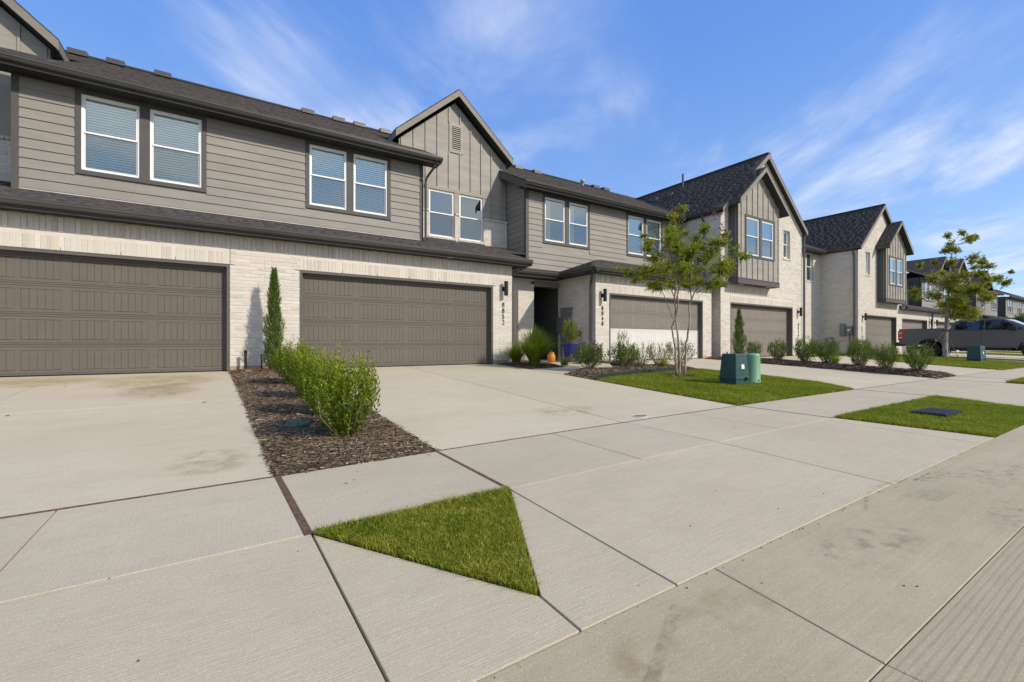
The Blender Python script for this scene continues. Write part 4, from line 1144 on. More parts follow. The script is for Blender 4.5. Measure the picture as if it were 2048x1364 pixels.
# pier face set back beside the neighbour
f_ = F(11.15); wb = backing(T3, f_, 16.25, 16.86, .05, 2.83, [], 'mortar', name='brick_wall'); put_bricks(T3, wb, f_, lay_courses(f_, lambda z: (16.25, 16.86), .05, 2.8), 0)
# left return wall with the meters
fl = Frame((10.11, 10.75, 0), (0, 1, 0), (-1, 0, 0))
wl3 = backing(T3, fl, .005, 3.3, 0, 2.83, [], 'mortar', name='brick_wall'); put_bricks(T3, wl3, fl, lay_courses(fl, lambda z: (0.02, 3.3), .02, 2.54) + soldier_row(.02, 2.1, 2.56, 2.80), 0)
zl3 = lambda y: 2.955 + .34 * (y - 10.3)
roof(T3, [(9.66, 10.3, 2.955), (16.84, 10.3, 2.955), (16.84, 12.6, zl3(12.6)), (11.96, 12.6, zl3(12.6))], (1, 0, 0), (0, 1, 0))
roof(T3, [(9.66, 10.3, 2.955), (11.96, 12.6, zl3(12.6)), (9.66, 12.6, 2.955)], (0, 1, 0), (1, 0, 0))
gutter(T3, F(10.42), 9.66, 16.82, 0, 2.965, .17); soffit(T3, f, 9.68, 16.82, 0.0, .33, 2.815)
fg_ = Frame((9.78, 10.3, 0), (0, 1, 0), (-1, 0, 0)); gutter(T3, fg_, 0.0, 1.72, 0, 2.965, .17); soffit(T3, fl, -.35, 1.9, .0, .33, 2.813)
# entry: recessed wall, door, lintel, small roof
fe = F(12.6); oe = [(9.02, 10.10, 0, 2.53)]
we = backing(T3, fe, 7.1, 10.11, 0, 2.9, oe, 'mortar', name='brick_wall'); put_bricks(T3, we, fe, lay_courses(fe, lambda z: (7.12, 10.08), .02, 2.88, [(9.02, 10.11, 0, 2.7)]), 0)
m = MB(); m.fbox(fe, 9.02, 10.09, -.1, .03, 2.53, 2.70); T3.part('lintel', m, 'siding_paint')
m = MB(); m.fbox(fe, 8.13, 8.36, .0, .035, .0, 2.35); T3.part('panel_board', m, 'garage_trim')
fd = F(14.1); m = MB(); m.fbox(fd, 8.9, 10.11, -.12, 0, 0, 2.9); T3.part('entry_wall', m, 'siding_shaded')
fj = Frame((10.10, 12.62, 0), (0, 1, 0), (-1, 0, 0)); we2 = MB(); we2.fbox(fj, .02, 1.5, -.05, .0, 0, 2.9); wj = T3.part('siding_wall', we2, 'siding_shaded'); siding(T3, wj, fj, .03, 1.5, 0.02, 2.5, mat='siding_shaded', one=True)
m = MB(); m.fbox(fd, 9.05, 9.97, 0.0, .045, .02, 2.10)
dr = T3.part('front_door', m, 'door_dark')
m = MB(); m.fbox(fd, 9.88, 9.92, .045, .075, .92, 1.22); T3.part('door_handle', m, 'handle_steel', dr)
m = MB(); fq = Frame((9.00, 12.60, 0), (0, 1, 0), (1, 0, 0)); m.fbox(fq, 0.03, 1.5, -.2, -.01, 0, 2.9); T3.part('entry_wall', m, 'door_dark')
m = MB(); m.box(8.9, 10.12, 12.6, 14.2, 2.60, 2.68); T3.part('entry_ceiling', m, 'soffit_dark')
roof(T3, [(7.58, 12.0, 2.94), (9.7, 12.0, 2.94), (9.9, 12.6, 3.10), (7.62, 12.6, 3.10)], (1, 0, 0), (0, 1, 0))
gutter(T3, F(12.10), 7.58, 9.66, 0, 2.945, .20); soffit(T3, fe, 7.15, 9.9, .0, .52, 2.76)
# upper wall
fu = F(12.6); wa, wb_ = [(9.47, 10.37), (10.56, 11.46)], [(13.57, 14.47), (14.64, 15.54)]; z0, z1 = 4.14, 5.65
ops = [(w[0], w[1], z0, z1) for w in wa + wb_]
w3u = backing(T3, fu, 8.69, 16.85, 3.1, 5.80, ops, 'siding_paint', n1=-.006, name='siding_wall')
siding(T3, w3u, fu, 8.79, 16.84, 3.12, 5.76, [(9.38, 11.55, z0 - .09, 5.76), (13.48, 15.63, z0 - .09, 5.76)])
m = MB(); m.fbox(fu, 8.672, 8.79, -.09, .026, 3.1, 5.76); T3.part('corner_trim', m, 'trim_dark')
for ws in (wa, wb_): trim_pair(T3, fu, ws, z0, z1, .088, top_ext=.02)
window(T3, fu, *wa[0], z0, z1, style='curtain'); window(T3, fu, *wa[1], z0, z1, style='curtain'); window(T3, fu, *wb_[0], z0, z1); window(T3, fu, *wb_[1], z0, z1)
fL = Frame((8.69, 12.6, 0), (0, 1, 0), (-1, 0, 0))
wS = backing(T3, fL, .09, 7.6, 3.1, 5.80, [], 'siding_shaded', n1=-.006, gable=[(0.09, 5.80), (7.6, 5.80), (7.6, 9.6), (.09, 5.85)], name='siding_wall')
siding(T3, wS, fL, .09, 1.25, 3.3, 6.5, mat='siding_paint', top=lambda a: 5.80 + .5 * a)
zr3 = lambda y: 5.87 + .5 * (y - 12.1)
# main roof, its left end and the valley against the cross gable
m3 = [(8.36, 12.1), (16.68, 12.1), (16.68, 12.3), (20.12, 18.1), (20.12, 20.2), (8.36, 20.2)]
roof(T3, [(x, y, zr3(y)) for x, y in m3], (1, 0, 0), (0, 1, 0))
m = MB(); m.prism([(8.36, 20.2, zr3(20.2)), (19.8, 20.2, zr3(20.2)), (19.8, 28.5, 5.8), (8.36, 28.5, 5.8)], (0, 0, -.04)); T3.part('roof', m, 'shingle', fix=True)
m = MB(); m.box(8.36, 19.8, 20.08, 20.32, zr3(20.2) - .03, zr3(20.2) + .025); T3.part('ridge_cap', m, 'shingle')
gutter(T3, F(12.22), 8.36, 16.46, 0, 5.885, .17); soffit(T3, fu, 8.36, 16.8, 0, .38, 5.755)
rake(T3, (8.352, 12.08, zr3(12.08) - .035), (8.352, 20.2, zr3(20.2) - .035), (.025, 0, 0), .24, mat='trim_dark')
m = MB(); m.prism([(8.37, 12.2, zr3(12.2) - .22), (8.37, 20, zr3(20) - .22), (8.69, 20, zr3(20) - .22), (8.69, 12.2, zr3(12.2) - .22)], (0, 0, .02)); T3.part('soffit', m, 'soffit_dark', fix=True)
for x in (12.99, 14.2, 18.39, 19.2): roof_vent(T3, x, 19.6, zr3(19.6) + .02)
m = MB(); m.lathe((17.43, 19.6, zr3(19.6)), [(.09, -.1), (.09, .16), (.13, .17), (.14, .26), (.10, .32), (0, .33)], 14); T3.part('turbine_vent', m, 'lead_flash', smooth=True)
sconce(T3, f, 10.40, 2.13); number(T3, f, '8848', 10.405, 1.79)
downspout(T3, [(9.86, 10.62, 2.84), (9.88, 10.66, 2.72), (10.02, 10.86, 2.56), (10.03, 10.90, 2.42), (10.03, 10.90, .05)], w=.065)
m = MB(); m.fbox(f, 11.75, 11.95, .19, .30, 2.795, 2.812); T3.part('soffit_light', m, 'stone_light')
# electric cabinet, gas meter and conduits on the return wall
m = MB(); m.fbox(fl, 1.14, 1.52, .0, .20, .55, 1.78); ec = T3.part('electric_cabinet', m, 'meter_grey', label='tall grey electric cabinet'); m = MB(); m.fbox(fl, 1.12, 1.54, .0, .22, 1.775, 1.80); m.fbox(fl, 1.16, 1.50, .20, .207, .62, 1.15); T3.part('cabinet_lid', m, 'meter_grey', ec)
m = MB(); m.fbox(fl, 1.22, 1.28, .207, .209, 1.28, 1.36); T3.part('warning_label', m, 'sticker_white', ec)
m = MB(); m.fbox(fl, 1.60, 1.84, 0, .12, .95, 1.48); tb = T3.part('junction_box', m, 'meter_teal')
m = MB()
for a_ in (1.20, 1.26, 1.68): m.tube([fl(a_, .05, .0), fl(a_, .05, .97)], .022, 8)
T3.part('conduit', m, 'meter_grey')
m = MB(); m.lathe(fl(.74, .02, .92), [(0, -.16), (.075, -.16), (.09, -.13), (.09, 0)], 16, 'x'); T3.part('gas_regulator', m, 'meter_grey')
m = MB(); m.lathe(fl(.72, .02, .74), [(0, -.12), (.06, -.12), (.06, 0)], 14, 'x'); T3.part('gas_dial', m, 'stone_light')

# ============================================================ TOWNHOUSES 4 and 5 : brick gables with a bay
def gable_house(x0, x1, pk, bay, garage_x, narrow, label, num, lamp_x, num_x, coplanar, head=2.27, bay_pk=None, win=None):
    th = Thing('townhouse', label, 'house', ((x0 + x1) / 2, 10.75, 0), 'row of grey and white brick townhouses')
    f = F(10.75); ez = 5.90; sl_ = .85; top = (8.87 if coplanar else 8.77) - .17
    nw = narrow; ops = [(garage_x[0], garage_x[1], 0, head), (nw[0], nw[1], 4.50, 5.78)]
    gz_ = lambda a: top - sl_ * abs(a - pk)
    w = backing(th, f, x0, x1, .06, ez - .02, ops, 'mortar', gable=[(x0, ez - .02), (x1, ez - .02), (x1, gz_(x1)), (pk, top), (x0, gz_(x0))], name='brick_wall')
    for q0, q1 in ((x0, garage_x[0]), (garage_x[1], x1)): m = MB(); m.fbox(f, q0, q1, -.16, -.01, -.3, .06); th.part('foundation', m, 'slab_edge')
    def span(z):
        if z < gz_(x0): return (x0, x1)
        d = (top - z) / sl_; return (pk - d, pk + d)
    sol = [(garage_x[0], garage_x[1], head, head + .26), (bay[0], bay[1] - .1, 2.62, 2.88)]
    br = lay_courses(f, span, .06, top, ops + [(bay[0] + .05, bay[1] - .05, 2.95, 7.2)] + sol)
    br += soldier_row(garage_x[0], garage_x[1], head + .005, head + .25) + soldier_row(bay[0], bay[1] - .1, 2.63, 2.87, 2)
    put_bricks(th, w, f, br, 0)
    garage(th, f, garage_x[0], garage_x[1], head, .20, ('garage_tan',) * 4)
    # narrow window
    window(th, f, nw[0] + .02, nw[1] - .02, 4.53, 5.77, inset=-.12, style='shade', near=False)
    m = MB(); [m.brick(f, b[0], b[1], -.1, .03, b[2], b[3], .004) for b in soldier_row(nw[0] - .05, nw[1] + .05, 4.41, 4.495)]; th.part('sill_bricks', m, 'brick', w, kind='stuff')
    m = MB(); m.fbox(f, nw[0] - .075, nw[0] - .067, -.01, .004, 5.45, 6.15); m.fbox(f, garage_x[0] - .01, garage_x[0] - .002, -.01, .004, head, head + .28); th.part('sealant_joint', m, 'wood_joint')
    # left side wall
    fl = Frame((x0, 10.75, 0), (0, 1, 0), (-1, 0, 0)); ws = backing(th, fl, .005, 2.6, 0, ez, [], 'mortar', name='brick_wall')
    put_bricks(th, ws, fl, lay_courses(fl, lambda z: (0.02, 2.2), .06, ez - .25) + soldier_row(.02, 2.2, ez - .245, ez), 0)
    fr_ = Frame((x1, 10.75, 0), (0, 1, 0), (1, 0, 0)); backing(th, fr_, .005, 2.0, 0, ez, [], 'mortar', name='brick_wall')
    # bay
    fb = F(10.35); b0, b1 = bay; bp = bay_pk or (b0 + b1) / 2; zb = 3.0; bt = 7.97 if coplanar else 7.83; bsl = .85
    bz = lambda a: bt - .12 - bsl * abs(a - bp)
    wn_ = win; zz0, zz1 = (4.20, 5.74) if coplanar else (4.08, 5.62)
    bops = [(q[0], q[1], zz0, zz1) for q in wn_]; ze_ = min(bz(b0), bz(b1))
    bw = backing(th, fb, b0, b1, zb, ze_, bops, 'batten_paint', n1=0, th_=.1, gable=[(b0, ze_), (b1, ze_), (b1, bz(b1)), (bp, bz(bp)), (b0, bz(b0))], name='bay')
    cs = (wn_[0][0] - .10, wn_[1][1] + .10, zz0 - .10, zz1 + .10)
    battens(th, bw, fb, b0 + .02, b1 - .02, lambda a: zb + .22, lambda a: bz(a), openings=[cs], phase=.20, w=.04)
    trim_pair(th, fb, wn_, zz0, zz1, .09)
    for q in wn_: window(th, fb, q[0], q[1], zz0, zz1)
    m = MB(); m.fbox(fb, b0 - .02, b1 + .02, -.39, .03, zb, zb + .20); m.fbox(fb, b0 - .03, b1 + .03, -.39, .045, zb + .20, zb + .225); th.part('bay_skirt', m, 'trim_dark')
    m = MB(); m.fbox(fb, b0 + .35, b0 + .55, -.2, -.05, zb - .012, zb - .001); m.fbox(fb, b1 - .75, b1 - .55, -.2, -.05, zb - .012, zb - .001); th.part('bay_light', m, 'stone_light')
    for s, xx in ((-1, b0), (1, b1)):
        m = MB(); fs_ = Frame((xx, 10.35, 0), (0, 1, 0), (s, 0, 0)); m.fbox(fs_, .1, .395, -.1, 0, zb + .2, bz(xx) - .02); m.fbox(fs_, .0, .07, -.02, .018, zb + .2, bz(xx) - .03)
        th.part('bay_side', m, 'siding_shaded' if s < 0 else 'batten_paint')  # left side takes the darker tone, its shade painted into the colour
        m = MB(); m.fbox(fb, xx - .07 if s > 0 else xx, xx if s > 0 else xx + .07, 0, .024, zb + .225, bz(xx) - .02); th.part('corner_trim', m, 'batten_paint')
    # main roof
    ov = .14; zt = lambda x: top + .17 - sl_ * abs(x - pk); yf = 10.55; yb = 12.1 + (zt(pk) - 5.87) / .5; e0, e1 = x0 - ov, x1 + ov; yv = 12.1 + (zt(e0) - 5.87) / .5
    if coplanar:      # the left slope runs on over the bay
        q1 = bp; zq = zt(bp)
        lft = [(e0, yf), (b0 - .30, yf), (b0 - .30, 10.05), (bp, 10.05), (bp, yf), (pk, yf), (pk, yb), (e0, yv)]
    else: lft = [(e0, yf), (pk, yf), (pk, yb), (e0, yv)]
    roof(th, [(x, y, zt(x)) for x, y in lft], (0, 1, 0), (1, 0, 0), flat=True, wtab=.34)
    roof(th, [(x, y, zt(x)) for x, y in [(pk, yf), (e1, yf), (e1, yv), (pk, yb)]], (0, 1, 0), (-1, 0, 0))
    m = MB(); m.box(pk - .1, pk + .1, yf, yb, zt(pk) - .05, zt(pk) + .015); th.part('ridge_cap', m, 'shingle')
    rs = [(e0, b0 - .30) if coplanar else (e0, pk), (pk, e1)]
    if coplanar: rs.append((bp, pk))
    for a_, c_ in rs: rake(th, (a_, yf - .002, zt(a_) - .035), (c_, yf - .002, zt(c_) - .035), (0, .025, 0), .21)
    for a_, c_ in ((e0, pk), (pk, e1)):
        m = MB(); m.prism([(a_, yf + .02, zt(a_) - .19), (c_, yf + .02, zt(c_) - .19), (c_, 10.75, zt(c_) - .19), (a_, 10.75, zt(a_) - .19)], (0, 0, .02)); th.part('soffit', m, 'soffit_dark', fix=True)
    fgt = Frame((e0 + .06, yf, 0), (0, 1, 0), (-1, 0, 0)); gutter(th, fgt, 0, 1.75, 0, zt(e0) + .01, .18)
    soffit(th, fl, -.15, 1.6, 0, .10, zt(e0) - .14)
    fgt2 = Frame((e1 - .06, yf, 0), (0, 1, 0), (1, 0, 0)); gutter(th, fgt2, 0, 1.75, 0, zt(e1) + .01, .18)
    # bay roof
    ye = 10.05; bt2 = zt(bp) if coplanar else bt; bs = lambda x: bt2 - bsl * abs(x - bp); h0 = (bp - b0) + .30; h1 = (b1 - bp) + .30
    if not coplanar: roof(th, [(bp - h0, ye, bs(bp - h0)), (bp, ye, bs(bp)), (bp, 10.75, bs(bp)), (bp - h0, 10.75, bs(bp - h0))], (0, 1, 0), (1, 0, 0))
    roof(th, [(bp + h1, ye, bs(bp + h1)), (bp, ye, bs(bp)), (bp, 10.75, bs(bp)), (bp + h1, 10.75, bs(bp + h1))], (0, 1, 0), (-1, 0, 0))
    for a_, c_ in ((bp - h0, bp), (bp, bp + h1)):
        rake(th, (a_, ye - .002, bs(a_) - .035), (c_, ye - .002, bs(c_) - .035), (0, .025, 0), .19)
        m = MB(); m.prism([(a_, ye + .02, bs(a_) - .20), (c_, ye + .02, bs(c_) - .17), (c_, 10.74, bs(c_) - .17), (a_, 10.74, bs(a_) - .20)], (0, 0, .02)); th.part('soffit', m, 'soffit_dark', fix=True)
    for xx, s in ((bp - h0, -1), (bp + h1, 1)):
        m = MB(); m.prism([(xx, ye, bs(xx) - .22), (xx, 10.74, bs(xx) - .22), (xx, 10.74, bs(xx) - .02), (xx, ye, bs(xx) - .02)], (-s * .03, 0, 0)); th.part('fascia', m, 'trim_dark', fix=True)
    if num: sconce(th, f, lamp_x, 2.08); number(th, f, num, num_x, 1.55)
    # right slope neighbours: recessed link beyond
    return th, f, fl, zt
T4, f4, fl4, zt4 = gable_house(16.85, 23.43, 20.12, (17.38, 20.50), (17.52, 22.55), (21.72, 22.30), 'white brick townhouse numbered 8844 whose roof slope runs down over a batten bay', '8844', 23.05, 23.06, True, bay_pk=18.96, win=[(17.97, 18.91), (19.11, 20.05)])
T5, f5, fl5, zt5 = gable_house(29.68, 36.07, 32.87, (32.30, 35.45), (30.67, 35.24), (30.73, 31.28), 'white brick townhouse behind the pickup, numbered 8840, with its own small roof over the bay', '8840', 30.32, 30.18, False, head=2.22, bay_pk=33.88, win=[(32.85, 33.75), (33.95, 34.85)])
m = MB(); m.tube([(19.6, 14.54, 8.35), (19.6, 14.54, 9.1)], .05, 8); T4.part('vent_pipe', m, 'gutter_metal')
for x, y, z in ((19.1, 15.8, 8.03), (19.08, 14.85, 8.01)):
    m = MB(); m.prism([(x - .12, y - .1, z - .06), (x + .12, y - .1, z + .12), (x - .05, y - .1, z + .16)], (0, .2, 0)); T4.part('roof_vent', m, 'gutter_metal', fix=True)
downspout(T4, [(16.55, 11.38, 5.80), (16.6, 11.4, 5.7), (16.76, 11.42, 5.55), (16.77, 11.42, 5.4), (16.77, 11.42, 3.38)], w=.075)
downspout(T4, [(23.50, 10.66, 5.75), (23.48, 10.68, 5.5), (23.48, 10.68, .05)], w=.085)
downspout(T5, [(29.38, 10.9, 5.75), (29.42, 10.9, 5.65), (29.6, 10.9, 5.5), (29.6, 10.9, 5.3), (29.6, 10.9, .05)], w=.085)
# recessed link between 4 and 5 (belongs to 5)
fl_ = F(12.6); ow = [(27.99, 28.74, 4.17, 5.77)]
wlk = backing(T5, fl_, 23.3, 29.69, 0, 5.85, ow, 'mortar', name='brick_wall'); put_bricks(T5, wlk, fl_, lay_courses(fl_, lambda z: (25.5, 29.66), .03, 5.8, ow), 0)
window(T5, fl_, 28.01, 28.72, 4.19, 5.75, inset=-.1, style='none'); m = MB(); [m.brick(fl_, b[0], b[1], -.1, .03, b[2], b[3], .004) for b in soldier_row(27.94, 28.79, 4.09, 4.17)]; T5.part('sill_bricks', m, 'brick', wlk, kind='stuff')
roof(T5, [(23.5, 12.1, 5.87), (29.56, 12.1, 5.87), (29.56, 12.25, 5.945), (32.87, 17.9, 8.77), (32.87, 20.2, 9.92), (20.1, 20.2, 9.92), (20.1, 18.1, 8.87), (23.5, 12.25, 5.945)], (1, 0, 0), (0, 1, 0), shingles=False)
gutter(T5, F(12.22), 23.5, 29.25, 0, 5.885, .17); soffit(T5, fl_, 23.4, 29.6, 0, .38, 5.755)
m = MB(); m.lathe(fl_(28.3, .0, 1.95), [(.0, .12), (.035, .10), (.035, 0)], 10, 'y'); T5.part('dryer_vent', m, 'plastic_black')
# meters on the side wall of 5
m = MB(); m.fbox(fl5, .58, .84, 0, .14, 1.02, 1.72); T5.part('electric_panel', m, 'meter_grey')
m = MB(); m.fbox(fl5, .22, .54, 0, .14, 1.10, 1.56); mb_ = T5.part('meter_box', m, 'meter_grey', label='grey meter box with a round dial')
m = MB(); c_ = fl5(.38, .14, 1.33); m.lathe(c_, [(0, -.07), (.07, -.06), (.085, 0)], 16, 'x'); T5.part('meter_dial', m, 'meter_face', mb_)
m = MB(); m.tube([fl5(.38, .06, 0), fl5(.38, .06, 1.1)], .035, 8); T5.part('conduit', m, 'meter_grey')
m = MB(); m.tube([fl5(1.55, .05, .7), fl5(1.55, .10, .9), fl5(1.35, .10, .93), fl5(1.25, .05, .9)], .02, 6); m.lathe(fl5(1.25, .0, .9), [(0, -.12), (.06, -.10), (.06, 0)], 10, 'x'); T5.part('gas_riser', m, 'meter_grey')

# ============================================================ the far end of the row
def far_block(xg, n_g, xs, gx, label, gable_at, gzs=(7.75, 6.2)):
    """xg: garage front start, n_g garages, xs: (siding start, end), gable_at: (x, half width)"""
    th = Thing('townhouse', label, 'house', ((xs[0] + xs[1]) / 2, 11, 0), 'row of grey and white brick townhouses')
    f = F(10.75); ops = [(g, g + 4.6, 0, 2.18) for g in gx]; x1 = gx[-1] + 5.3
    w = backing(th, f, xg, x1, .0, 2.75, ops, 'mortar', name='brick_wall')
    br = [b for b in lay_courses(f, lambda z: (xg, x1), .03, 2.40, [(o[0], o[1], 0, 2.43) for o in ops])] + soldier_row(xg, x1, 2.46, 2.70, 3)
    for o in ops: br += soldier_row(o[0], o[1], 2.185, 2.425)
    put_bricks(th, w, f, br, 0)
    fl = Frame((xg, 10.75, 0), (0, 1, 0), (-1, 0, 0)); backing(th, fl, .005, 2.5, 0, 2.75, [], 'mortar', name='brick_wall')
    for o in ops: garage(th, f, o[0], o[1], 2.18, .22, ('garage_tan',) * 4); sconce(th, f, o[0] - .35 if o is ops[-1] else o[1] + .4, 2.05)
    roof(th, [(xg - .4, 10.3, 2.85), (x1, 10.3, 2.85), (x1, 12.6, 3.5), (xg - .4, 12.6, 3.5)], (1, 0, 0), (0, 1, 0), shingles=False)
    gutter(th, F(10.42), xg - .4, x1, 0, 2.87, .17); soffit(th, f, xg - .3, x1, 0, .33, 2.72)
    fu = F(12.6); a, b = xs; wins = []; z0, z1 = 4.1, 5.5
    p = a + 1.0
    while p + 2.0 < b: wins += [(p, p + .9), (p + 1.08, p + 1.98)]; p += 4.6
    wu = backing(th, fu, a, b, 3.3, 5.75, [(q[0], q[1], z0, z1) for q in wins], 'siding_paint', n1=-.006, name='siding_wall')
    cz = [(q[0] - .09, q[1] + .09, z0 - .09, z1 + .09) for q in wins]
    siding(th, wu, fu, a + .1, b, 3.35, 5.72, cz, one=True)
    m = MB(); m.fbox(fu, a - .02, a + .1, -.1, .026, 3.3, 5.72); th.part('corner_trim', m, 'trim_dark')
    for i in range(0, len(wins), 2):
        trim_pair(th, fu, wins[i:i + 2], z0, z1, .09)
        for q in wins[i:i + 2]: window(th, fu, q[0], q[1], z0, z1, style='shade', near=True)
    fs = Frame((a, 12.6, 0), (0, 1, 0), (-1, 0, 0)); ws = backing(th, fs, .05, 5, 3.0, 5.78, [], 'siding_shaded', n1=-.006, name='siding_wall'); siding(th, ws, fs, .06, 3, 3.1, 5.7, mat='siding_shaded', one=True)  # side wall darker than the front, shade set in its colour
    zr = lambda y: 5.80 + .5 * (y - 12.1)
    roof(th, [(a - .35, 12.1, 5.8), (b + .3, 12.1, 5.8), (b + .3, 17.0, zr(17)), (a - .35, 17.0, zr(17))], (1, 0, 0), (0, 1, 0), shingles=False)
    m = MB(); m.prism([(a - .35, 17, zr(17)), (b + .3, 17, zr(17)), (b + .3, 24, 5.8), (a - .35, 24, 5.8)], (0, 0, -.04)); th.part('roof', m, 'shingle', fix=True)
    gutter(th, F(12.22), a - .35, b + .3, 0, 5.815, .17); soffit(th, fu, a - .3, b + .3, 0, .38, 5.70)
    for (gc, hw, pkz, yf) in gable_at:
        ez = pkz - .85 * hw; yb = 12.1 + (pkz - 5.8) / .5
        m = MB(); fg = F(yf + .35); P = [fg(gc - hw + .3, 0, 5.6), fg(gc + hw - .3, 0, 5.6), fg(gc + hw - .3, 0, ez + .12), fg(gc, 0, pkz - .15), fg(gc - hw + .3, 0, ez + .12)]
        m.prism(P, (0, .1, 0)); bwall = th.part('batten_wall', m, 'batten_paint', fix=True)
        battens(th, bwall, fg, gc - hw + .35, gc + hw - .3, lambda q: 5.62, lambda q: pkz - .2 - .85 * abs(q - gc), phase=.1)
        for s in (-1, 1):
            ea = gc + s * hw
            roof(th, [(ea, yf, ez), (gc, yf, pkz), (gc, yb, pkz), (ea, max(yf + .3, 12.1 + (ez - 5.8) / .5), ez)], (0, 1, 0), (-s, 0, 0), shingles=False)
            rake(th, (ea, yf - .002, ez - .03), (gc, yf - .002, pkz - .03), (0, .03, 0), .20)
            m = MB(); m.prism([(ea, yf + .02, ez - .18), (gc, yf + .02, pkz - .18), (gc, yf + .35, pkz - .18), (ea, yf + .35, ez - .18)], (0, 0, .02)); th.part('soffit', m, 'soffit_dark', fix=True)
    return th
T6 = far_block(36.08, 2, (46.1, 54.5), [36.15, 42.6], 'grey sided townhouse above the pickup, just right of the white brick gables', [(50.1, 2.5, 7.75, 12.0), (52.5, 2.0, 7.75, 11.5)])
downspout(T6, [(41.1, 10.4, 2.8), (41.25, 10.6, 2.6), (41.25, 10.7, .1)], w=.09); downspout(T6, [(46.0, 12.1, 5.7), (46.02, 12.5, 5.4), (46.02, 12.5, 3.4)], w=.09)
T7 = far_block(54.6, 2, (61.3, 69.2), [55.3, 62.3], 'far grey sided townhouse behind the crown of the staked tree', [(62.6, 2.0, 7.7, 12.0)])
T8 = far_block(69.3, 2, (72.6, 84.0), [70.0, 77.0], 'farthest grey townhouse at the right edge of the photo', [])
T9 = far_block(84.2, 2, (85.0, 97.0), [85.0, 92.0], 'last townhouse of the row, mostly hidden beyond the right edge', [])
m = MB(); m.box(23.4, 97, 20.0, 27.8, -.4, 5.7); T9x = T8.part('rear_wall', m, 'siding_paint')
m = MB(); m.box(16.9, 23.3, 12.7, 27.8, -.4, 5.6); T4.part('rear_wall', m, 'siding_paint')
m = MB(); m.box(29.8, 46, 13.2, 20, -.4, 5.6); T5.part('rear_wall', m, 'siding_shaded')
m = MB(); m.prism([(65, 14.0, 6.75), (97, 14.0, 6.75), (97, 20, 9.75), (65, 20, 9.75)], (0, 0, -.05)); T8.part('roof', m, 'shingle', fix=True)
# ============================================================ PLANTS
CR = Vector((.8402, -.5423, 0)); CF = Vector((.5423, .8402, 0))     # used only to lay crowns out roughly square to the street corner
def leaf_batch(C, Dm, L, W, tint, fold=.25):
    """C base points, Dm unit directions, L lengths, W widths -> folded leaves"""
    n = len(C); up = rng.normal(0, 1, (n, 3)); sd = np.cross(Dm, up); sd /= np.linalg.norm(sd, axis=1)[:, None] + 1e-9
    nr = np.cross(sd, Dm)
    V = np.zeros((n, 4, 3)); V[:, 0] = C; V[:, 2] = C + Dm * L[:, None]
    mid = C + Dm * (L * .45)[:, None] + nr * (L * fold * .3)[:, None]
    V[:, 1] = mid + sd * (W / 2)[:, None]; V[:, 3] = mid - sd * (W / 2)[:, None]
    b = (np.arange(n) * 4)[:, None]
    return V.reshape(-1, 3), np.concatenate([b + [0, 1, 2], b + [0, 2, 3]], 0), np.tile(tint, 2)
def unit(v): return v / (np.linalg.norm(v, axis=-1, keepdims=True) + 1e-9)
def shrub(H, Wd, shoots, per, leaf, mat='box_leaf', base=.05, flare=1.0, lo=.30, shoot_len=.16, spread=.8, name='shrub', tips=0.16):
    """meshes (foliage, stems) of an upright many-stemmed shrub, narrow foot, wide shoulder"""
    n = shoots; a = rng.uniform(0, 2 * np.pi, n); u = rng.random(n)
    zt = H * (lo + (1 - lo) * rng.beta(1.6, 1.15, n)); rel = zt / H; zt = zt * (1 + .10 * rng.normal(0, 1, n) * (rel > .6))
    rmax = Wd / 2 * np.clip(.14 + 1.45 * rel, 0, 1) ** flare * np.sqrt(np.clip(1.18 - np.clip(rel - .55, 0, 1) * 1.55, .12, 1)) * (1 + .14 * np.sin(a * 3 + 1) + .08 * np.sin(a * 5))
    r = rmax * np.sqrt(u) ** .6
    tip = np.stack([np.cos(a) * r, np.sin(a) * r, zt], 1)
    root = np.stack([np.cos(a) * base * u, np.sin(a) * base * u, np.zeros(n)], 1)
    dirn = unit(unit(tip - root * .5) * .55 + np.array([0, 0, 1]) * .65 + rng.normal(0, .16, (n, 3)))
    s0 = tip - dirn * shoot_len * rng.uniform(.6, 1.2, n)[:, None]
    k = np.linspace(0, 1, per); Cs, Ds, Ls, Ts = [], [], [], []
    shade = rng.normal(0, .10, n)
    for i, q in enumerate(k):
        c = s0 + (tip - s0) * q + rng.normal(0, .004, (n, 3)); rd = unit(np.cross(dirn, rng.normal(0, 1, (n, 3))))
        d = unit(dirn * (.45 + .6 * q) + rd * spread); Cs.append(c); Ds.append(d)
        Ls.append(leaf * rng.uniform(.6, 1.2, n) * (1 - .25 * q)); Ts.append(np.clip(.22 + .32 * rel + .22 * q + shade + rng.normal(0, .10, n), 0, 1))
    C = np.concatenate(Cs); D = np.concatenate(Ds); L = np.concatenate(Ls); T = np.concatenate(Ts)
    V, Fc, T2 = leaf_batch(C, D, L, L * .44, T)
    fol = np_mesh('foliage', V, Fc, mat, T2)
    m = MB(); idx = rng.choice(n, min(n, 40), replace=False)
    for i in idx:
        p0, p2 = root[i], tip[i]; mid = (p0 + s0[i]) / 2 + np.array([0, 0, -.02]) + rng.normal(0, .01, 3)
        m.tube([tuple(p0 - [0, 0, .03]), tuple(mid), tuple(s0[i]), tuple(p2)], [.006, .0045, .003, .0012], 4, caps=False)
    return fol, m.mesh('stems', 'twig')
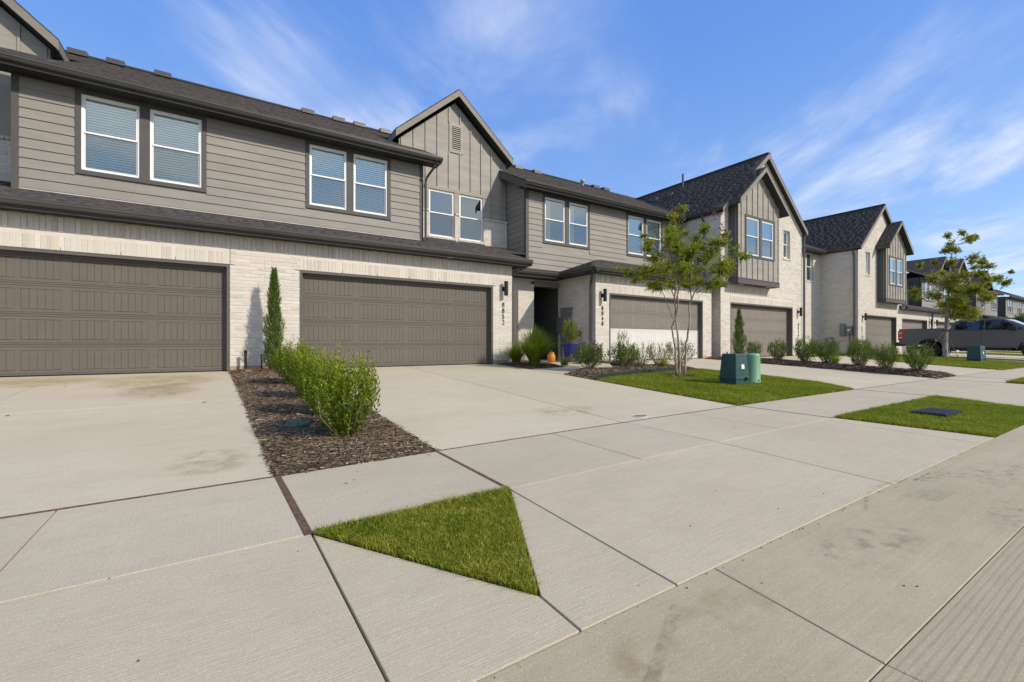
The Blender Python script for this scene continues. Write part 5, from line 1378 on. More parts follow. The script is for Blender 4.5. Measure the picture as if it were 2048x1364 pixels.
def plant(name, meshes, loc, label, cat, group=None, rot=None, sc=1.0):
    o = bpy.data.objects.new(name, None); COL.objects.link(o); o.location = loc; o.rotation_euler = (0, 0, random.uniform(0, 6.28) if rot is None else rot)
    o.scale = (sc, sc, sc) if not isinstance(sc, tuple) else sc
    tag(o, label, cat, group)
    link('foliage', meshes[0], o); link('stems', meshes[1], o); return o
def gp(x, y, dz=0): return (x, y, gz(x, y) + dz)
box1 = shrub(.73, .68, 640, 11, .044, lo=.05, shoot_len=.19); box2 = shrub(.72, .70, 640, 11, .044, lo=.05, shoot_len=.19)
G = 'hedge of four shrubs between the near driveways'
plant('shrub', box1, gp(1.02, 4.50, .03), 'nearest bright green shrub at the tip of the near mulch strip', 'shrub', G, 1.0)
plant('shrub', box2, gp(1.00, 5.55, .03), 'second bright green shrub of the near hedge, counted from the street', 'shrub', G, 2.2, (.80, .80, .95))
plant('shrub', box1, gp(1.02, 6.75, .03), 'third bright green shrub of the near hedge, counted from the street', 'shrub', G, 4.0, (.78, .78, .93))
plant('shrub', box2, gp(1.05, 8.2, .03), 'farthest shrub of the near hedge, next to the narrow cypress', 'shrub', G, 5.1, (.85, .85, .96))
b3 = shrub(.70, .66, 420, 9, .045, 'dark_shrub_leaf', lo=.10, shoot_len=.14); b4 = shrub(.72, .68, 420, 9, .045, 'dark_shrub_leaf', lo=.08, shoot_len=.14); b5 = shrub(.66, .60, 300, 9, .048, 'dark_shrub_leaf', lo=.08, shoot_len=.18)
G = 'row of round shrubs in the far mulch strip'
rows = [(16.35, 9.12, b5, .95, 'small dark round shrub in front of the far garage, first of the far row'), (16.2, 8.2, b4, .95, 'round shrub before the left of the 8844 garage, second of the far row'),
        (16.2, 7.34, b5, 1.20, 'tall round shrub below the number 8844'), (16.05, 6.64, b3, 1.0, 'round shrub in front of the spiky dark plant'),
        (15.75, 5.66, b4, 1.02, 'round shrub in front of the wall with the meter box'), (15.45, 4.93, b5, 1.05, 'second nearest round shrub of the far row'),
        (15.35, 4.24, b4, .95, 'nearest round shrub of the far row, at the street end of its mulch')]
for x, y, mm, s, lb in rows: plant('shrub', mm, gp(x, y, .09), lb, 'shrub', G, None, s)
plant('shrub', b3, gp(26.2, 9.4, .02), 'dark round shrub on the grass left of the tan garage door behind the row', 'shrub', None, 1.0, 1.25)
# narrow cypresses
def cypress(H, Wd, n):
    z = H * rng.beta(1.05, 1.25, n) * .97 + .02; rel = z / H; a = rng.uniform(0, 2 * np.pi, n)
    rm = Wd / 2 * np.clip(1.02 - rel, 0, 1) ** .75 * np.clip(.55 + rel * 2.2, 0, 1) * (1 + .28 * np.sin(a * 2 + z * 9) + .15 * np.sin(z * 23 + a)); r = rm * np.sqrt(rng.random(n))
    C0 = np.stack([np.cos(a) * r, np.sin(a) * r, z], 1); d = unit(np.stack([np.cos(a) * .38, np.sin(a) * .38, np.ones(n)], 1) + rng.normal(0, .14, (n, 3)))
    Cs, Ds, Ls, Ts = [], [], [], []; sh = rng.normal(0, .12, n); ln = .11 * (1 - .3 * rel)
    for q in np.linspace(0, 1, 7):
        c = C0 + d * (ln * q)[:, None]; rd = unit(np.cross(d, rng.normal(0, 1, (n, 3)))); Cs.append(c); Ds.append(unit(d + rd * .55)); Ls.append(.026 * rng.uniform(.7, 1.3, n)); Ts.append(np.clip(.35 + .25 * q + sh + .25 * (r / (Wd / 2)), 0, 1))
    L = np.concatenate(Ls); V, Fc, T = leaf_batch(np.concatenate(Cs), np.concatenate(Ds), L, L * .42, np.concatenate(Ts))
    m = MB(); m.tube([(0, 0, -.05), (.01, 0, H * .5), (0, .01, H * .96)], [.022, .014, .003], 6)
    for _ in range(60):
        z0 = random.uniform(.05, H * .8); an = random.uniform(0, 6.28); rr = Wd * .34
        m.tube([(0, 0, z0), (math.cos(an) * rr * .6, math.sin(an) * rr * .6, z0 + .10), (math.cos(an) * rr * .8, math.sin(an) * rr * .8, z0 + .28)], [.004, .003, .001], 4, caps=False)
    return np_mesh('foliage', V, Fc, 'cypress_leaf', T), m.mesh('trunk', 'twig')
cy = cypress(2.12, .40, 3300)
plant('cypress', cy, (.96, 10.5, .0), 'narrow dark green cypress against the white brick pier between the garages', 'tree', None, 0)
cy2 = cypress(1.85, .52, 2600)
plant('cypress', cy2, gp(16.97, 10.05, .08), 'narrow cypress at the left edge of the far 8844 garage door', 'tree', None, 1)

# trees made of limbs, twigs and leaf clusters
def tree(origin, limbs, clusters, leaf, per, mat, barkm, label, r0=.034, depth=.7, seed_c=(), cat='tree', twig_r=.006, lw=.42, name='tree', droop=.2):
    o = Thing(name, label, cat, origin)
    base = Vector(origin)
    def W(dx, dz, dd=0.): return base + CR * dx + CF * dd + Vector((0, 0, dz))
    m = MB(); nodes = []
    for pts, ra, rb, dd in limbs:
        P = []
        n = len(pts)
        for i, (dx, dz) in enumerate(pts):
            q = i / (n - 1); P.append(W(dx, dz, dd * q + (.05 * math.sin(i * 1.7 + dd * 5) if 0 < i else 0)))
        S = []
        for i in range(n - 1):
            for j in range(4): S.append(P[i].lerp(P[i + 1], j / 4) + Vector((random.gauss(0, .006), random.gauss(0, .006), 0)))
        S.append(P[-1]); rs = [ra + (rb - ra) * (i / (len(S) - 1)) ** .8 for i in range(len(S))]
        m.tube(S, rs, 8)
        nodes += [(p, r) for p, r in zip(S[len(S) // 3:], rs[len(S) // 3:])]
    C, D, L, T = [], [], [], []; seeds = []
    for (dx, dz, r) in clusters:
        for rep in range(2 if r > .12 else 1):
            c = W(dx + random.gauss(0, r * .3) * rep, dz + random.gauss(0, r * .3) * rep, random.gauss(0, depth * .5))
            cand = sorted(nodes, key=lambda q: (q[0] - c).length + max(0, q[0].z - c.z) * 1.5)[0]
            mid = cand[0].lerp(c, .5) + Vector((0, 0, -.03 - .05 * (c - cand[0]).length))
            m.tube([cand[0], mid, c], [min(cand[1] * .7, twig_r * 1.6), twig_r, twig_r * .5], 5, caps=False)
            nt = max(7, int(r / .16 * 24))
            for _ in range(nt):
                v = Vector((random.gauss(0, 1), random.gauss(0, 1), random.gauss(0, .8))).normalized() * r * random.uniform(.5, 1.25)
                s = c - v * .15 - Vector((0, 0, .02)); e = c + v
                m.tube([s, s.lerp(e, .5) + Vector((0, 0, .012)), e], [twig_r * .4, twig_r * .28, .001], 3, caps=False)
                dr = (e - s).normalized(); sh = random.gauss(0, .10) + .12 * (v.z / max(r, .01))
                for j in range(per):
                    q = (j + .5) / per; p = s.lerp(e, .15 + .9 * q) + Vector((0, 0, .010)); sd = dr.cross(Vector((random.gauss(0, 1), random.gauss(0, 1), random.gauss(0, 1)))).normalized()
                    dd_ = (dr * .5 + sd * .9 + Vector((0, 0, -droop))).normalized(); C.append(tuple(p)); D.append(tuple(dd_)); L.append(leaf * random.uniform(.6, 1.2)); T.append(min(1, max(0, .45 + sh + random.gauss(0, .14))))
    V, Fc, T2 = leaf_batch(np.array(C), np.array(D), np.array(L), np.array(L) * lw, np.array(T))
    o.part('trunk', m, barkm, smooth=True)
    link('crown', np_mesh('crown', V - np.array(origin), Fc, mat, T2), o.o)
    if seed_c:
        m = MB()
        for dx, dz in seed_c:
            c = W(dx, dz, random.gauss(0, .15))
            for _ in range(26): q = c + Vector((random.gauss(0, .05), random.gauss(0, .05), random.gauss(0, .07))); m.box(q.x - .008, q.x + .008, q.y - .008, q.y + .008, q.z - .009, q.z + .009)
        o.part('seed_heads', m, 'myrtle_seed', kind='stuff')
    return o
MC = [(-0.23, 3.62, 0.12), (-0.2, 3.39, 0.19), (-0.26, 3.1, 0.21), (-0.14, 2.81, 0.21), (0.03, 3.22, 0.09), (-0.72, 2.96, 0.15), (-0.61, 2.69, 0.16), (-0.96, 3.12, 0.07), (-0.84, 2.4, 0.19), (-0.49, 2.34, 0.23), (-1.1, 2.36, 0.09), (-1.01, 2.17, 0.09), (-0.72, 2.05, 0.14), (-1.13, 2.14, 0.07), (-0.37, 2.05, 0.14), (-0.08, 2.4, 0.26), (0.15, 2.69, 0.21), (0.27, 2.4, 0.23), (0.03, 2.05, 0.12), (0.38, 3.16, 0.14), (0.56, 3.37, 0.12), (0.7, 3.54, 0.07), (0.27, 2.92, 0.16), (0.44, 2.92, 0.12), (0.73, 3.04, 0.14), (0.97, 3.18, 0.09), (0.91, 2.92, 0.14), (0.68, 2.75, 0.14), (1.03, 2.81, 0.09), (0.56, 2.46, 0.21), (0.79, 2.34, 0.19), (1.03, 2.52, 0.19), (1.2, 2.63, 0.12), (1.32, 2.75, 0.07), (0.91, 2.11, 0.14), (0.62, 2.05, 0.12), (0.38, 2.11, 0.12), (1.03, 2.23, 0.09), (-1.42, 2.42, 0.06), (-1.25, 2.4, 0.08), (-.3, 2.6, .2), (.0, 2.95, .12), (.5, 2.7, .14)]
ML = [([(-0.06, -0.06), (-0.14, 0.59), (-0.21, 1.12), (-0.17, 1.29), (-0.14, 1.7), (-0.2, 2.11), (-0.37, 2.69)], .026, .008, -.35), ([(-0.01, -0.06), (0.0, 0.59), (-0.09, 1.29), (-0.12, 1.76), (-0.07, 2.23), (-0.2, 2.92), (-0.23, 3.51)], .030, .007, .1),
      ([(-0.12, 1.76), (-0.2, 2.05), (-0.43, 2.23), (-0.72, 2.4)], .013, .005, .3), ([(0.1, -0.06), (0.16, 0.71), (0.23, 1.18), (0.26, 1.64), (0.38, 1.88), (0.56, 2.11), (0.79, 2.4), (1.08, 2.63)], .030, .006, .25),
      ([(0.26, 1.64), (0.19, 1.99), (0.21, 2.46), (0.33, 2.92), (0.56, 3.33)], .014, .005, -.4), ([(0.38, 1.88), (0.62, 2.05), (1.03, 2.23)], .012, .004, -.3), ([(-0.1, 1.7), (0.05, 2.11), (0.15, 2.69), (0.38, 3.16)], .015, .005, .4), ([(-.17, 1.29), (-.3, 1.7), (-.42, 1.95), (-.7, 2.12), (-1.0, 2.15)], .011, .004, .1)]
tree((8.97, 6.73, gz(8.97, 6.73) + .03), ML, [(a, b, r * 1.22) for a, b, r in MC], .056, 12, 'myrtle_leaf', 'myrtle_bark', 'crepe myrtle with several pale trunks and loose yellow-green leaves on the lawn', depth=.55, seed_c=[(1.18, 3.33), (.99, 3.40), (1.02, 3.22), (.72, 3.62), (-.15, 3.75), (.02, 3.70), (1.25, 2.95)])
EC = [(0.52, 5.92, 0.19), (0.88, 5.62, 0.17), (0.47, 5.45, 0.24), (0.17, 5.14, 0.19), (1.0, 5.21, 0.17), (0.05, 4.62, 0.19), (0.4, 4.62, 0.28), (1.11, 4.5, 0.14), (1.47, 4.27, 0.21), (1.71, 4.62, 0.14), (2.06, 4.38, 0.14), (1.23, 3.91, 0.19), (0.28, 3.91, 0.38), (-0.07, 3.67, 0.33), (0.76, 3.67, 0.28), (-0.31, 3.32, 0.33), (0.17, 3.2, 0.43), (0.88, 3.2, 0.33), (1.35, 3.44, 0.33), (1.82, 3.44, 0.24), (2.06, 3.67, 0.19), (-0.47, 2.96, 0.19), (-0.19, 2.73, 0.28), (0.4, 2.61, 0.38), (1.0, 2.73, 0.33), (1.47, 2.84, 0.24), (0.88, 2.25, 0.38), (1.35, 2.13, 0.33), (0.52, 2.01, 0.28), (0.17, 2.37, 0.24), (2.3, 3.96, 0.09), (-0.62, 3.08, 0.12)]
ETk = [(0.0, -0.05), (0.02, 0.59), (0.07, 1.78), (0.21, 2.73), (0.28, 3.67), (0.4, 4.62), (0.57, 5.69)]
TX, TY = 29.15, 7.02; TO = (TX, TY, gz(TX, TY) + .03)
tree(TO, [(ETk, .125, .012, .2), ([(.1, 1.9), (.7, 2.2), (1.35, 2.4)], .03, .01, -.4), ([(.2, 2.7), (-.2, 3.2), (-.4, 3.4)], .03, .01, .3), ([(.25, 3.2), (1.0, 3.5), (1.8, 4.2), (2.1, 4.5)], .035, .008, .4), ([(.3, 3.8), (.8, 4.2), (1.2, 4.5)], .02, .006, -.5), ([(.12, 2.3), (.9, 2.7), (1.5, 2.9)], .03, .008, .6)],
     [(a * .86, b, r) for a, b, r in EC], .095, 9, 'elm_leaf', 'grey_bark', 'young street tree with a pale straight trunk and thin yellowish crown before the pickup', depth=1.3, twig_r=.010, lw=.5)
# stakes wires of that tree
gw = Thing('tree_stake', 'thin wire guys and short stakes steadying the young street tree', 'tree stakes', TO)
for dx, dy in ((-.75, -.35), (.75, -.25), (.1, .8)):
    m = MB(); p = Vector(TO) + Vector((dx, dy, 0)); m.tube([p + Vector((0, 0, .05)), Vector(TO) + Vector((0, 0, 1.35))], .008, 5); gw.part('guy_wire', m, 'handle_steel')
    m = MB(); m.tube([p - Vector((0, 0, .1)), p + Vector((0, 0, .14))], .018, 6); gw.part('stake', m, 'meter_grey')
m = MB(); m.lathe((TO[0] + .04, TO[1] - .02, TO[2] + 1.30), [(.135, 0), (.14, .0), (.14, .05), (.135, .05)], 14); gw.part('tie_band', m, 'plastic_black')
# far green tree at the right edge
tc_ = [(random.uniform(-1.8, 2.6), random.uniform(.8, 3.0), random.uniform(.35, .6)) for _ in range(34)]
tree((60.5, 9.2, .0), [([(0, 0), (0, 1), (.2, 2.2)], .12, .05, 0), ([(0, 1), (-.8, 1.8), (-1.4, 2.2)], .06, .02, .3), ([(0, 1), (.9, 1.9), (2, 2.4)], .06, .02, -.3)], tc_, .16, 5, 'far_leaf', 'grey_bark', 'low dense green tree at the right edge behind the pickup', depth=1.6, twig_r=.015, lw=.6)

# ornamental grasses
def tuft(n, H, spread, w, mat='reed_blade', stiff=.6, seg=6):
    a = rng.uniform(0, 2 * np.pi, n); l = H * rng.uniform(.6, 1.1, n); lean = rng.beta(1.3, 1.1, n) * spread
    V, Fc, T = [], [], []
    for i in range(n):
        d = np.array([math.cos(a[i]), math.sin(a[i])]); s = np.array([-d[1], d[0]]); b = rng.uniform(-.08, .08, 2); o = len(V); tt = float(np.clip(rng.normal(.5, .2), 0, 1))
        for j in range(seg + 1):
            q = j / seg; r = lean[i] * (q ** 1.5) * l[i] / H; z = l[i] * (q - (1.08 - stiff) * q ** 2.2 * (lean[i] / max(spread, .01)) ** 1.2)
            ww = w * (1 - q) ** .6 / 2; p = b + d * r
            V.append((p[0] + s[0] * ww, p[1] + s[1] * ww, z)); V.append((p[0] - s[0] * ww, p[1] - s[1] * ww, z))
            if j: k_ = o + 2 * j; Fc.append((k_ - 2, k_ - 1, k_ + 1, k_)); T.append(tt * (.6 + .5 * q))
    return np_mesh('blades', np.array(V), np.array(Fc), mat, np.clip(np.array(T), 0, 1))
def tuft_thing(name, me, loc, label, cat='grass clump', part='blades'):
    o = bpy.data.objects.new(name, None); COL.objects.link(o); o.location = loc; tag(o, label, cat); link(part, me, o); return o
tuft_thing('grass_clump', tuft(2300, 1.10, 1.0, .013), gp(6.98, 9.72, .03), 'big arching clump of light green grass at the driveway corner')
tuft_thing('grass_clump', tuft(800, .66, .80, .011), gp(7.02, 10.65, .03), 'low dark grass clump tucked against the pier numbered 8852')
tuft_thing('grass_clump', tuft(160, .30, .32, .012), gp(8.0, 9.72, .02), 'small leafy tuft at the end of the mulch by the path')
tuft_thing('grass_clump', tuft(140, .42, .20, .012, 'elm_leaf'), gp(9.95, 7.95, .02), 'small yellow grass tuft behind the crepe myrtle trunks')
tuft_thing('spiky_plant', tuft(90, .95, .75, .05, 'yucca_blade', .95, 3), gp(26.6, 10.75, .02), 'right one of the two dark spiky plants by the shaded brick wall', 'yucca')
tuft_thing('spiky_plant', tuft(80, .85, .70, .05, 'yucca_blade', .95, 3), gp(25.8, 11.3, .02), 'left one of the two dark spiky plants by the shaded brick wall', 'yucca')
tuft_thing('grass_clump', tuft(130, .55, .60, .012), gp(15.9, 6.35, .08), 'loose grass clump between the round shrubs of the far strip')
# loose bed shrubs
G = 'loose shrubs in the curved mulch bed'
def loose(H, Wd, n, leaf, mat, per=7): return shrub(H, Wd, n, per, leaf, mat, base=.04, lo=.25, shoot_len=.13, spread=.9)
na = loose(.62, .84, 420, .058, 'nandina_leaf'); nb = loose(.60, .74, 150, .050, 'nandina_leaf', 6); nc = loose(.66, .95, 240, .052, 'dark_shrub_leaf', 6)
plant('shrub', na, gp(7.62, 8.32, .05), 'bushy yellow-green shrub at the left end of the curved mulch bed', 'shrub', G)
plant('shrub', na, gp(8.62, 8.12, .06), 'bushy olive shrub below the number 8848, right of the blue pot', 'shrub', G, 2.0, .95)
plant('shrub', nb, gp(9.45, 8.32, .06), 'thin see-through shrub in front of the white half of the garage door', 'shrub', G, .4)
plant('shrub', nb, gp(10.2, 8.35, .06), 'second thin see-through shrub in front of the white garage panels', 'shrub', G, 3.3, 1.02)
plant('shrub', nc, gp(11.0, 8.30, .06), 'wide loose shrub behind the crepe myrtle trunks', 'shrub', G, 1.2)
up_ = shrub(.98, .42, 90, 9, .05, 'dark_shrub_leaf', lo=.2, shoot_len=.22, spread=.6)
plant('shrub', up_, gp(10.28, 9.75, .03), 'upright dark shrub rising in front of the pier of the 8848 garage', 'shrub', None, .5)
lw_ = loose(.30, .70, 90, .045, 'box_leaf'); plant('shrub', lw_, gp(9.0, 10.3, .02), 'low spreading shrub at the foot of the blue pot', 'shrub', None)

# ============================================================ SMALL THINGS
# blue glazed pot and its plant
px_, py_ = 9.42, 11.12; z0 = gz(px_, py_) + .0
m = MB(); s_ = .19
for (r0, r1, h0, h1) in ((.135, .17, 0, .30), (.17, .19, .30, .50), (.19, .205, .50, .56)):
    P0 = [(-r0, -r0, h0), (r0, -r0, h0), (r0, r0, h0), (-r0, r0, h0), (-r1, -r1, h1), (r1, -r1, h1), (r1, r1, h1), (-r1, r1, h1)]
    m.add([(px_ + a, py_ + b, z0 + c) for a, b, c in P0], [(0, 1, 5, 4), (1, 2, 6, 5), (2, 3, 7, 6), (3, 0, 4, 7)], .5)
for i in range(5):
    for j in range(5):
        a = -.13 + .065 * i; h = .06 + .10 * j; w_ = .137 + .033 * h / .3
        m.box(px_ + a - .012, px_ + a + .012, py_ - w_ - .012, py_ - w_, z0 + h, z0 + h + .03); m.box(px_ - w_ - .012, px_ - w_, py_ + a - .012, py_ + a + .012, z0 + h, z0 + h + .03)
pot = Thing('plant_pot', 'square dark blue glazed pot with raised dots beside the entry', 'pot', (px_, py_, z0)); pot.part('pot', m, 'pot_blue')
m = MB(); m.box(px_ - .19, px_ + .19, py_ - .19, py_ + .19, z0 + .50, z0 + .53); pot.part('potting_soil', m, 'soil')
pp = loose(.72, .56, 190, .060, 'box_leaf', 8); plant('pot_plant', pp, (px_ - .02, py_, z0 + .50), 'leafy green plant growing in the blue pot', 'plant', None, .3, (1, 1, 1.05))
m = MB(); cx0, cy0 = 8.72, 11.25; zz0_ = gz(cx0, cy0); m.lathe((cx0, cy0, zz0_), [(.08, 0), (.11, .04), (.13, .13), (.12, .21), (.09, .27), (.10, .29), (.08, .30), (0, .30)], 16)
t_ = Thing('garden_ornament', 'small orange ornament standing by the entry path', 'ornament', (cx0, cy0, zz0_)); t_.part('body', m, 'orange_plastic', smooth=True)
m = MB(); m.lathe((cx0, cy0, zz0_ + .29), [(.03, 0), (.045, .03), (.02, .06), (0, .06)], 10); t_.part('knob', m, 'wood_joint')
m = MB(); cx0, cy0 = 8.98, 11.2; m.lathe((cx0, cy0, gz(cx0, cy0)), [(.05, 0), (.06, .15), (.065, .15), (.05, .16), (0, .16)], 12); tag(COL.objects[0] if False else link('small_pot', m.mesh('small_pot', 'meter_teal', (cx0, cy0, gz(cx0, cy0)), True), None, (cx0, cy0, gz(cx0, cy0))), 'tiny teal pot between the orange ornament and the blue pot', 'pot')

# green utility cabinets
def cabinet(x, y, W_, D_, H_, rot, label, tap=.86, sticker=True):
    z = gz(x, y) + .03; th = Thing('utility_cabinet', label, 'utility box', (x, y, z), rotz=0)
    c, s = math.cos(rot), math.sin(rot)
    def P(a, b, h): return (x + a * c - b * s, y + a * s + b * c, z + h)
    def frustum(w0, d0, w1, d1, h0, h1, bev=.012):
        bm = bmesh.new(); vs = [bm.verts.new(P(a * w / 2, b * d / 2, h)) for (w, d, h) in ((w0, d0, h0), (w1, d1, h1)) for a, b in ((-1, -1), (1, -1), (1, 1), (-1, 1))]
        for f_ in ((3, 2, 1, 0), (4, 5, 6, 7), (0, 1, 5, 4), (1, 2, 6, 5), (2, 3, 7, 6), (3, 0, 4, 7)): bm.faces.new([vs[i] for i in f_])
        bmesh.ops.bevel(bm, geom=bm.edges[:], offset=bev, segments=3, affect='EDGES', profile=.5)
        for v in bm.verts: v.co -= Vector((x, y, z))
        me = bpy.data.meshes.new('cab'); bm.to_mesh(me); bm.free(); me.materials.append(MATS['cabinet_green']); return me
    link('base', frustum(W_, D_, W_ * .98, D_ * .98, -.05, H_ * .17), th.o)
    hood = link('hood', frustum(W_ * 1.05, D_ * 1.05, W_ * tap, D_ * tap, H_ * .165, H_, .018), th.o)
    link('hood_lip', frustum(W_ * 1.08, D_ * 1.08, W_ * 1.06, D_ * 1.06, H_ * .15, H_ * .24, .008), th.o)
    if sticker:
        yy = -D_ / 2 * .985
        m = MB(); m.add([P(-.035, yy - .006, H_ * .50), P(.055, yy - .006, H_ * .50), P(.055, yy + .002, H_ * .64), P(-.035, yy + .002, H_ * .64)], [(0, 1, 2, 3)]); th.part('sticker', m, 'sticker_white')
        m = MB()
        for k_ in range(3): m.box(x, x, y, y, z, z)
        m = MB(); m.add([P(-.05, yy + .006, H_ * .665), P(.07, yy + .006, H_ * .665), P(.07, yy + .013, H_ * .71), P(-.05, yy + .013, H_ * .71)], [(0, 1, 2, 3)]); th.part('warning_print', m, 'sticker_print')
    m = MB(); q = P(W_ * .28, -D_ / 2 * 1.02, H_ * .17); m.lathe(q, [(0, -.03), (.03, -.03), (.03, .02)], 10, 'y'); m.box(q[0] - .05, q[0] + .01, q[1] - .035, q[1], q[2] - .02, q[2] + .03); th.part('lock', m, 'plastic_black')
    return th
cabinet(8.56, 5.17, .40, .36, .585, R(-4), 'dark green tapered utility cabinet with a white sticker on the lawn')
z = gz(9.19, 5.17) + .02; pd = Thing('utility_pedestal', 'pale green round utility pedestal right behind the dark green cabinet', 'utility box', (9.19, 5.17, z))
m = MB(); m.lathe((9.19, 5.17, z), [(.165, -.05), (.165, .02), (.158, .03), (.150, .54), (.144, .57), (.12, .59), (0, .595)], 28); pd.part('shell', m, 'pedestal_green', smooth=True)
m = MB(); m.lathe((9.16, 5.02, z + .05), [(0, -.02), (.014, -.02), (.014, .02)], 8, 'y'); pd.part('bolt', m, 'plastic_black')
cabinet(26.6, 5.45, .62, .42, .66, R(-3), 'far green utility cabinet in front of the pickup', .9, True)

# lids and covers in the ground
def lid(x, y, r, zt_, mat, label, name, holes=True, tilt=(0, 0)):
    th = Thing(name, label, 'cover', (x, y, zt_)); m = MB(); m.lathe((x, y, zt_), [(r, -.05), (r, .0), (r * .95, .006), (r * .88, .006), (r * .86, .003), (0, .004)], 32)
    th.part('lid', m, mat); th.o.rotation_euler = (tilt[0], tilt[1], 0)
    for k_ in range(3):
        m = MB(); q = (x + r * .5 * math.cos(k_ * 2.1 + .6), y + r * .5 * math.sin(k_ * 2.1 + .6), zt_ + .004); m.lathe(q, [(r * .09, 0), (r * .09, .003), (0, .003)], 8); th.part('lid_hole', m, 'plastic_black')
    return th
lid(.68, 5.12, .128, gz(.68, 5.12) + .068, 'cover_green', 'round dark green valve cover lying in the near mulch', 'valve_cover', tilt=(R(3), R(-6)))
th = Thing('cleanout_cover', 'small round metal cleanout cover sunk in the driveway of 8852', 'cover', gp(4.39, 3.885)); x, y = 4.39, 3.885; zt_ = gz(x, y)
m = MB(); m.lathe((x, y, zt_), [(.105, -.02), (.105, .004), (.09, .005), (.086, -.002)], 28); th.part('ring', m, 'stone_light')
m = MB(); m.lathe((x, y, zt_), [(.085, .001), (.02, .003), (0, .003)], 28); th.part('plate', m, 'meter_grey')
# ribbed black meter lid in the verge
x, y = 7.78, 1.96; z = gz(x, y) + .045; th = Thing('meter_lid', 'black ribbed rectangular meter lid set in the grass by the road', 'cover', (x, y, z))
m = MB(); m.box(x - .33, x + .33, y - .17, y + .17, z - .08, z); th.part('frame', m, 'plastic_black')
for i in range(9):
    m = MB(); a = y - .15 + i * .035; m.box(x - .31, x + .31, a, a + .018, z, z + .008); th.part('rib', m, 'plastic_black')
m = MB(); m.box(15.7, 15.9, 4.05, 4.17, gz(15.8, 4.1) + .1, gz(15.8, 4.1) + .11)
# black standpipes by the near pier and by the far pier
G = 'black drain pipes at the foot of the brick piers'
def standpipe(x, y, h, r, label):
    z = gz(x, y) + .02; m = MB(); m.tube([(x, y, z - .05), (x, y, z + h)], r, 10); m.lathe((x, y, z + h), [(r * 1.25, -.05), (r * 1.25, 0), (r * .7, .025), (0, .03)], 10)
    o = link('drain_pipe', m.mesh('drain_pipe', 'plastic_black', (x, y, z)), None, (x, y, z)); tag(o, label, 'pipe', G)
standpipe(.47, 10.8, .40, .026, 'thicker black standpipe left of the cypress'); standpipe(.76, 10.86, .30, .014, 'thin black standpipe close to the cypress')
standpipe(16.02, 11.0, .20, .022, 'left black pipe at the shaded pier beside the 8848 garage'); standpipe(17.15, 10.66, .22, .022, 'right black pipe at the sunlit pier beside the 8844 garage')
m = MB(); m.box(.44, .54, 10.28, 10.40, -.03, .06); m.tube([(.49, 10.34, .03), (.49, 10.6, .02)], .02, 6); tag(link('drain_emitter', m.mesh('drain_emitter', 'meter_grey', (.49, 10.34, 0)), None, (.49, 10.34, 0)), 'small grey drain emitter lying in the mulch near the standpipe', 'drain')
# lawn edging
pts = [(6.50, 6.90), (7.0, 7.05), (7.6, 7.22), (8.3, 7.33), (9.11, 7.42), (9.6, 7.48), (10.2, 7.58)]; m = MB()
for i in range(len(pts) - 1):
    a, b = pts[i], pts[i + 1]; za, zb_ = gz(*a), gz(*b); dx, dy = b[0] - a[0], b[1] - a[1]; l = math.hypot(dx, dy); nx, ny = -dy / l * .012, dx / l * .012
    m.add([(a[0], a[1], za - .05), (b[0], b[1], zb_ - .05), (b[0], b[1], zb_ + .10), (a[0], a[1], za + .10), (a[0] + nx, a[1] + ny, za - .05), (b[0] + nx, b[1] + ny, zb_ - .05), (b[0] + nx, b[1] + ny, zb_ + .10), (a[0] + nx, a[1] + ny, za + .10)], [(0, 1, 2, 3), (7, 6, 5, 4), (3, 2, 6, 7), (0, 3, 7, 4), (1, 5, 6, 2)])
tag(link('lawn_edging', m.mesh('lawn_edging', 'edging_green')), 'low dark green edging band between the lawn and the curved mulch bed', 'lawn edging')
# fallen leaves and twigs
G = 'dry leaves fallen on the concrete'
for x, y, s, lb in ((-1.95, 9.45, .05, 'dry leaf near the foot of the leftmost garage door'), (-.15, 7.22, .07, 'brown dry leaf in the middle of the left driveway'), (-1.93, 7.15, .06, 'dry leaf at the left edge of the photo on the driveway'),
                    (1.5, 3.62, .03, 'small dark crumb on the walk above the grass triangle'), (.74, 3.25, .03, 'tiny dark crumb on the walk left of the grass triangle')):
    z = gz(x, y) + .004; a = random.uniform(0, 6); m = MB(); c, s_ = math.cos(a), math.sin(a)
    P = [(-.5, 0, .0), (-.1, .28, .12), (.5, .05, .25), (.05, -.26, .1)]
    m.add([(x + (p[0] * c - p[1] * s_) * s, y + (p[0] * s_ + p[1] * c) * s, z + p[2] * s * .6) for p in P], [(0, 1, 2), (0, 2, 3)])
    tag(link('fallen_leaf', m.mesh('fallen_leaf', 'dry_leaf', (x, y, z)), None, (x, y, z)), lb, 'leaf', G)
m = MB()
for k_ in range(46):       # red-brown bark pile by the emitter
    x, y = random.gauss(.62, .20), random.gauss(10.45, .12); z = gz(x, y) + .07; a = random.uniform(-.5, .5); l = random.uniform(.05, .16); m.box(x - l / 2, x + l / 2, y - .008, y + .008, z, z + .008)
simple('red_bark', (0.13, 0.045, 0.028), 0.9, 0, 0.4, 12); tag(link('bark_litter', m.mesh('bark_litter', 'red_bark')), 'reddish bark litter at the head of the near mulch strip', 'bark', None, 'stuff')
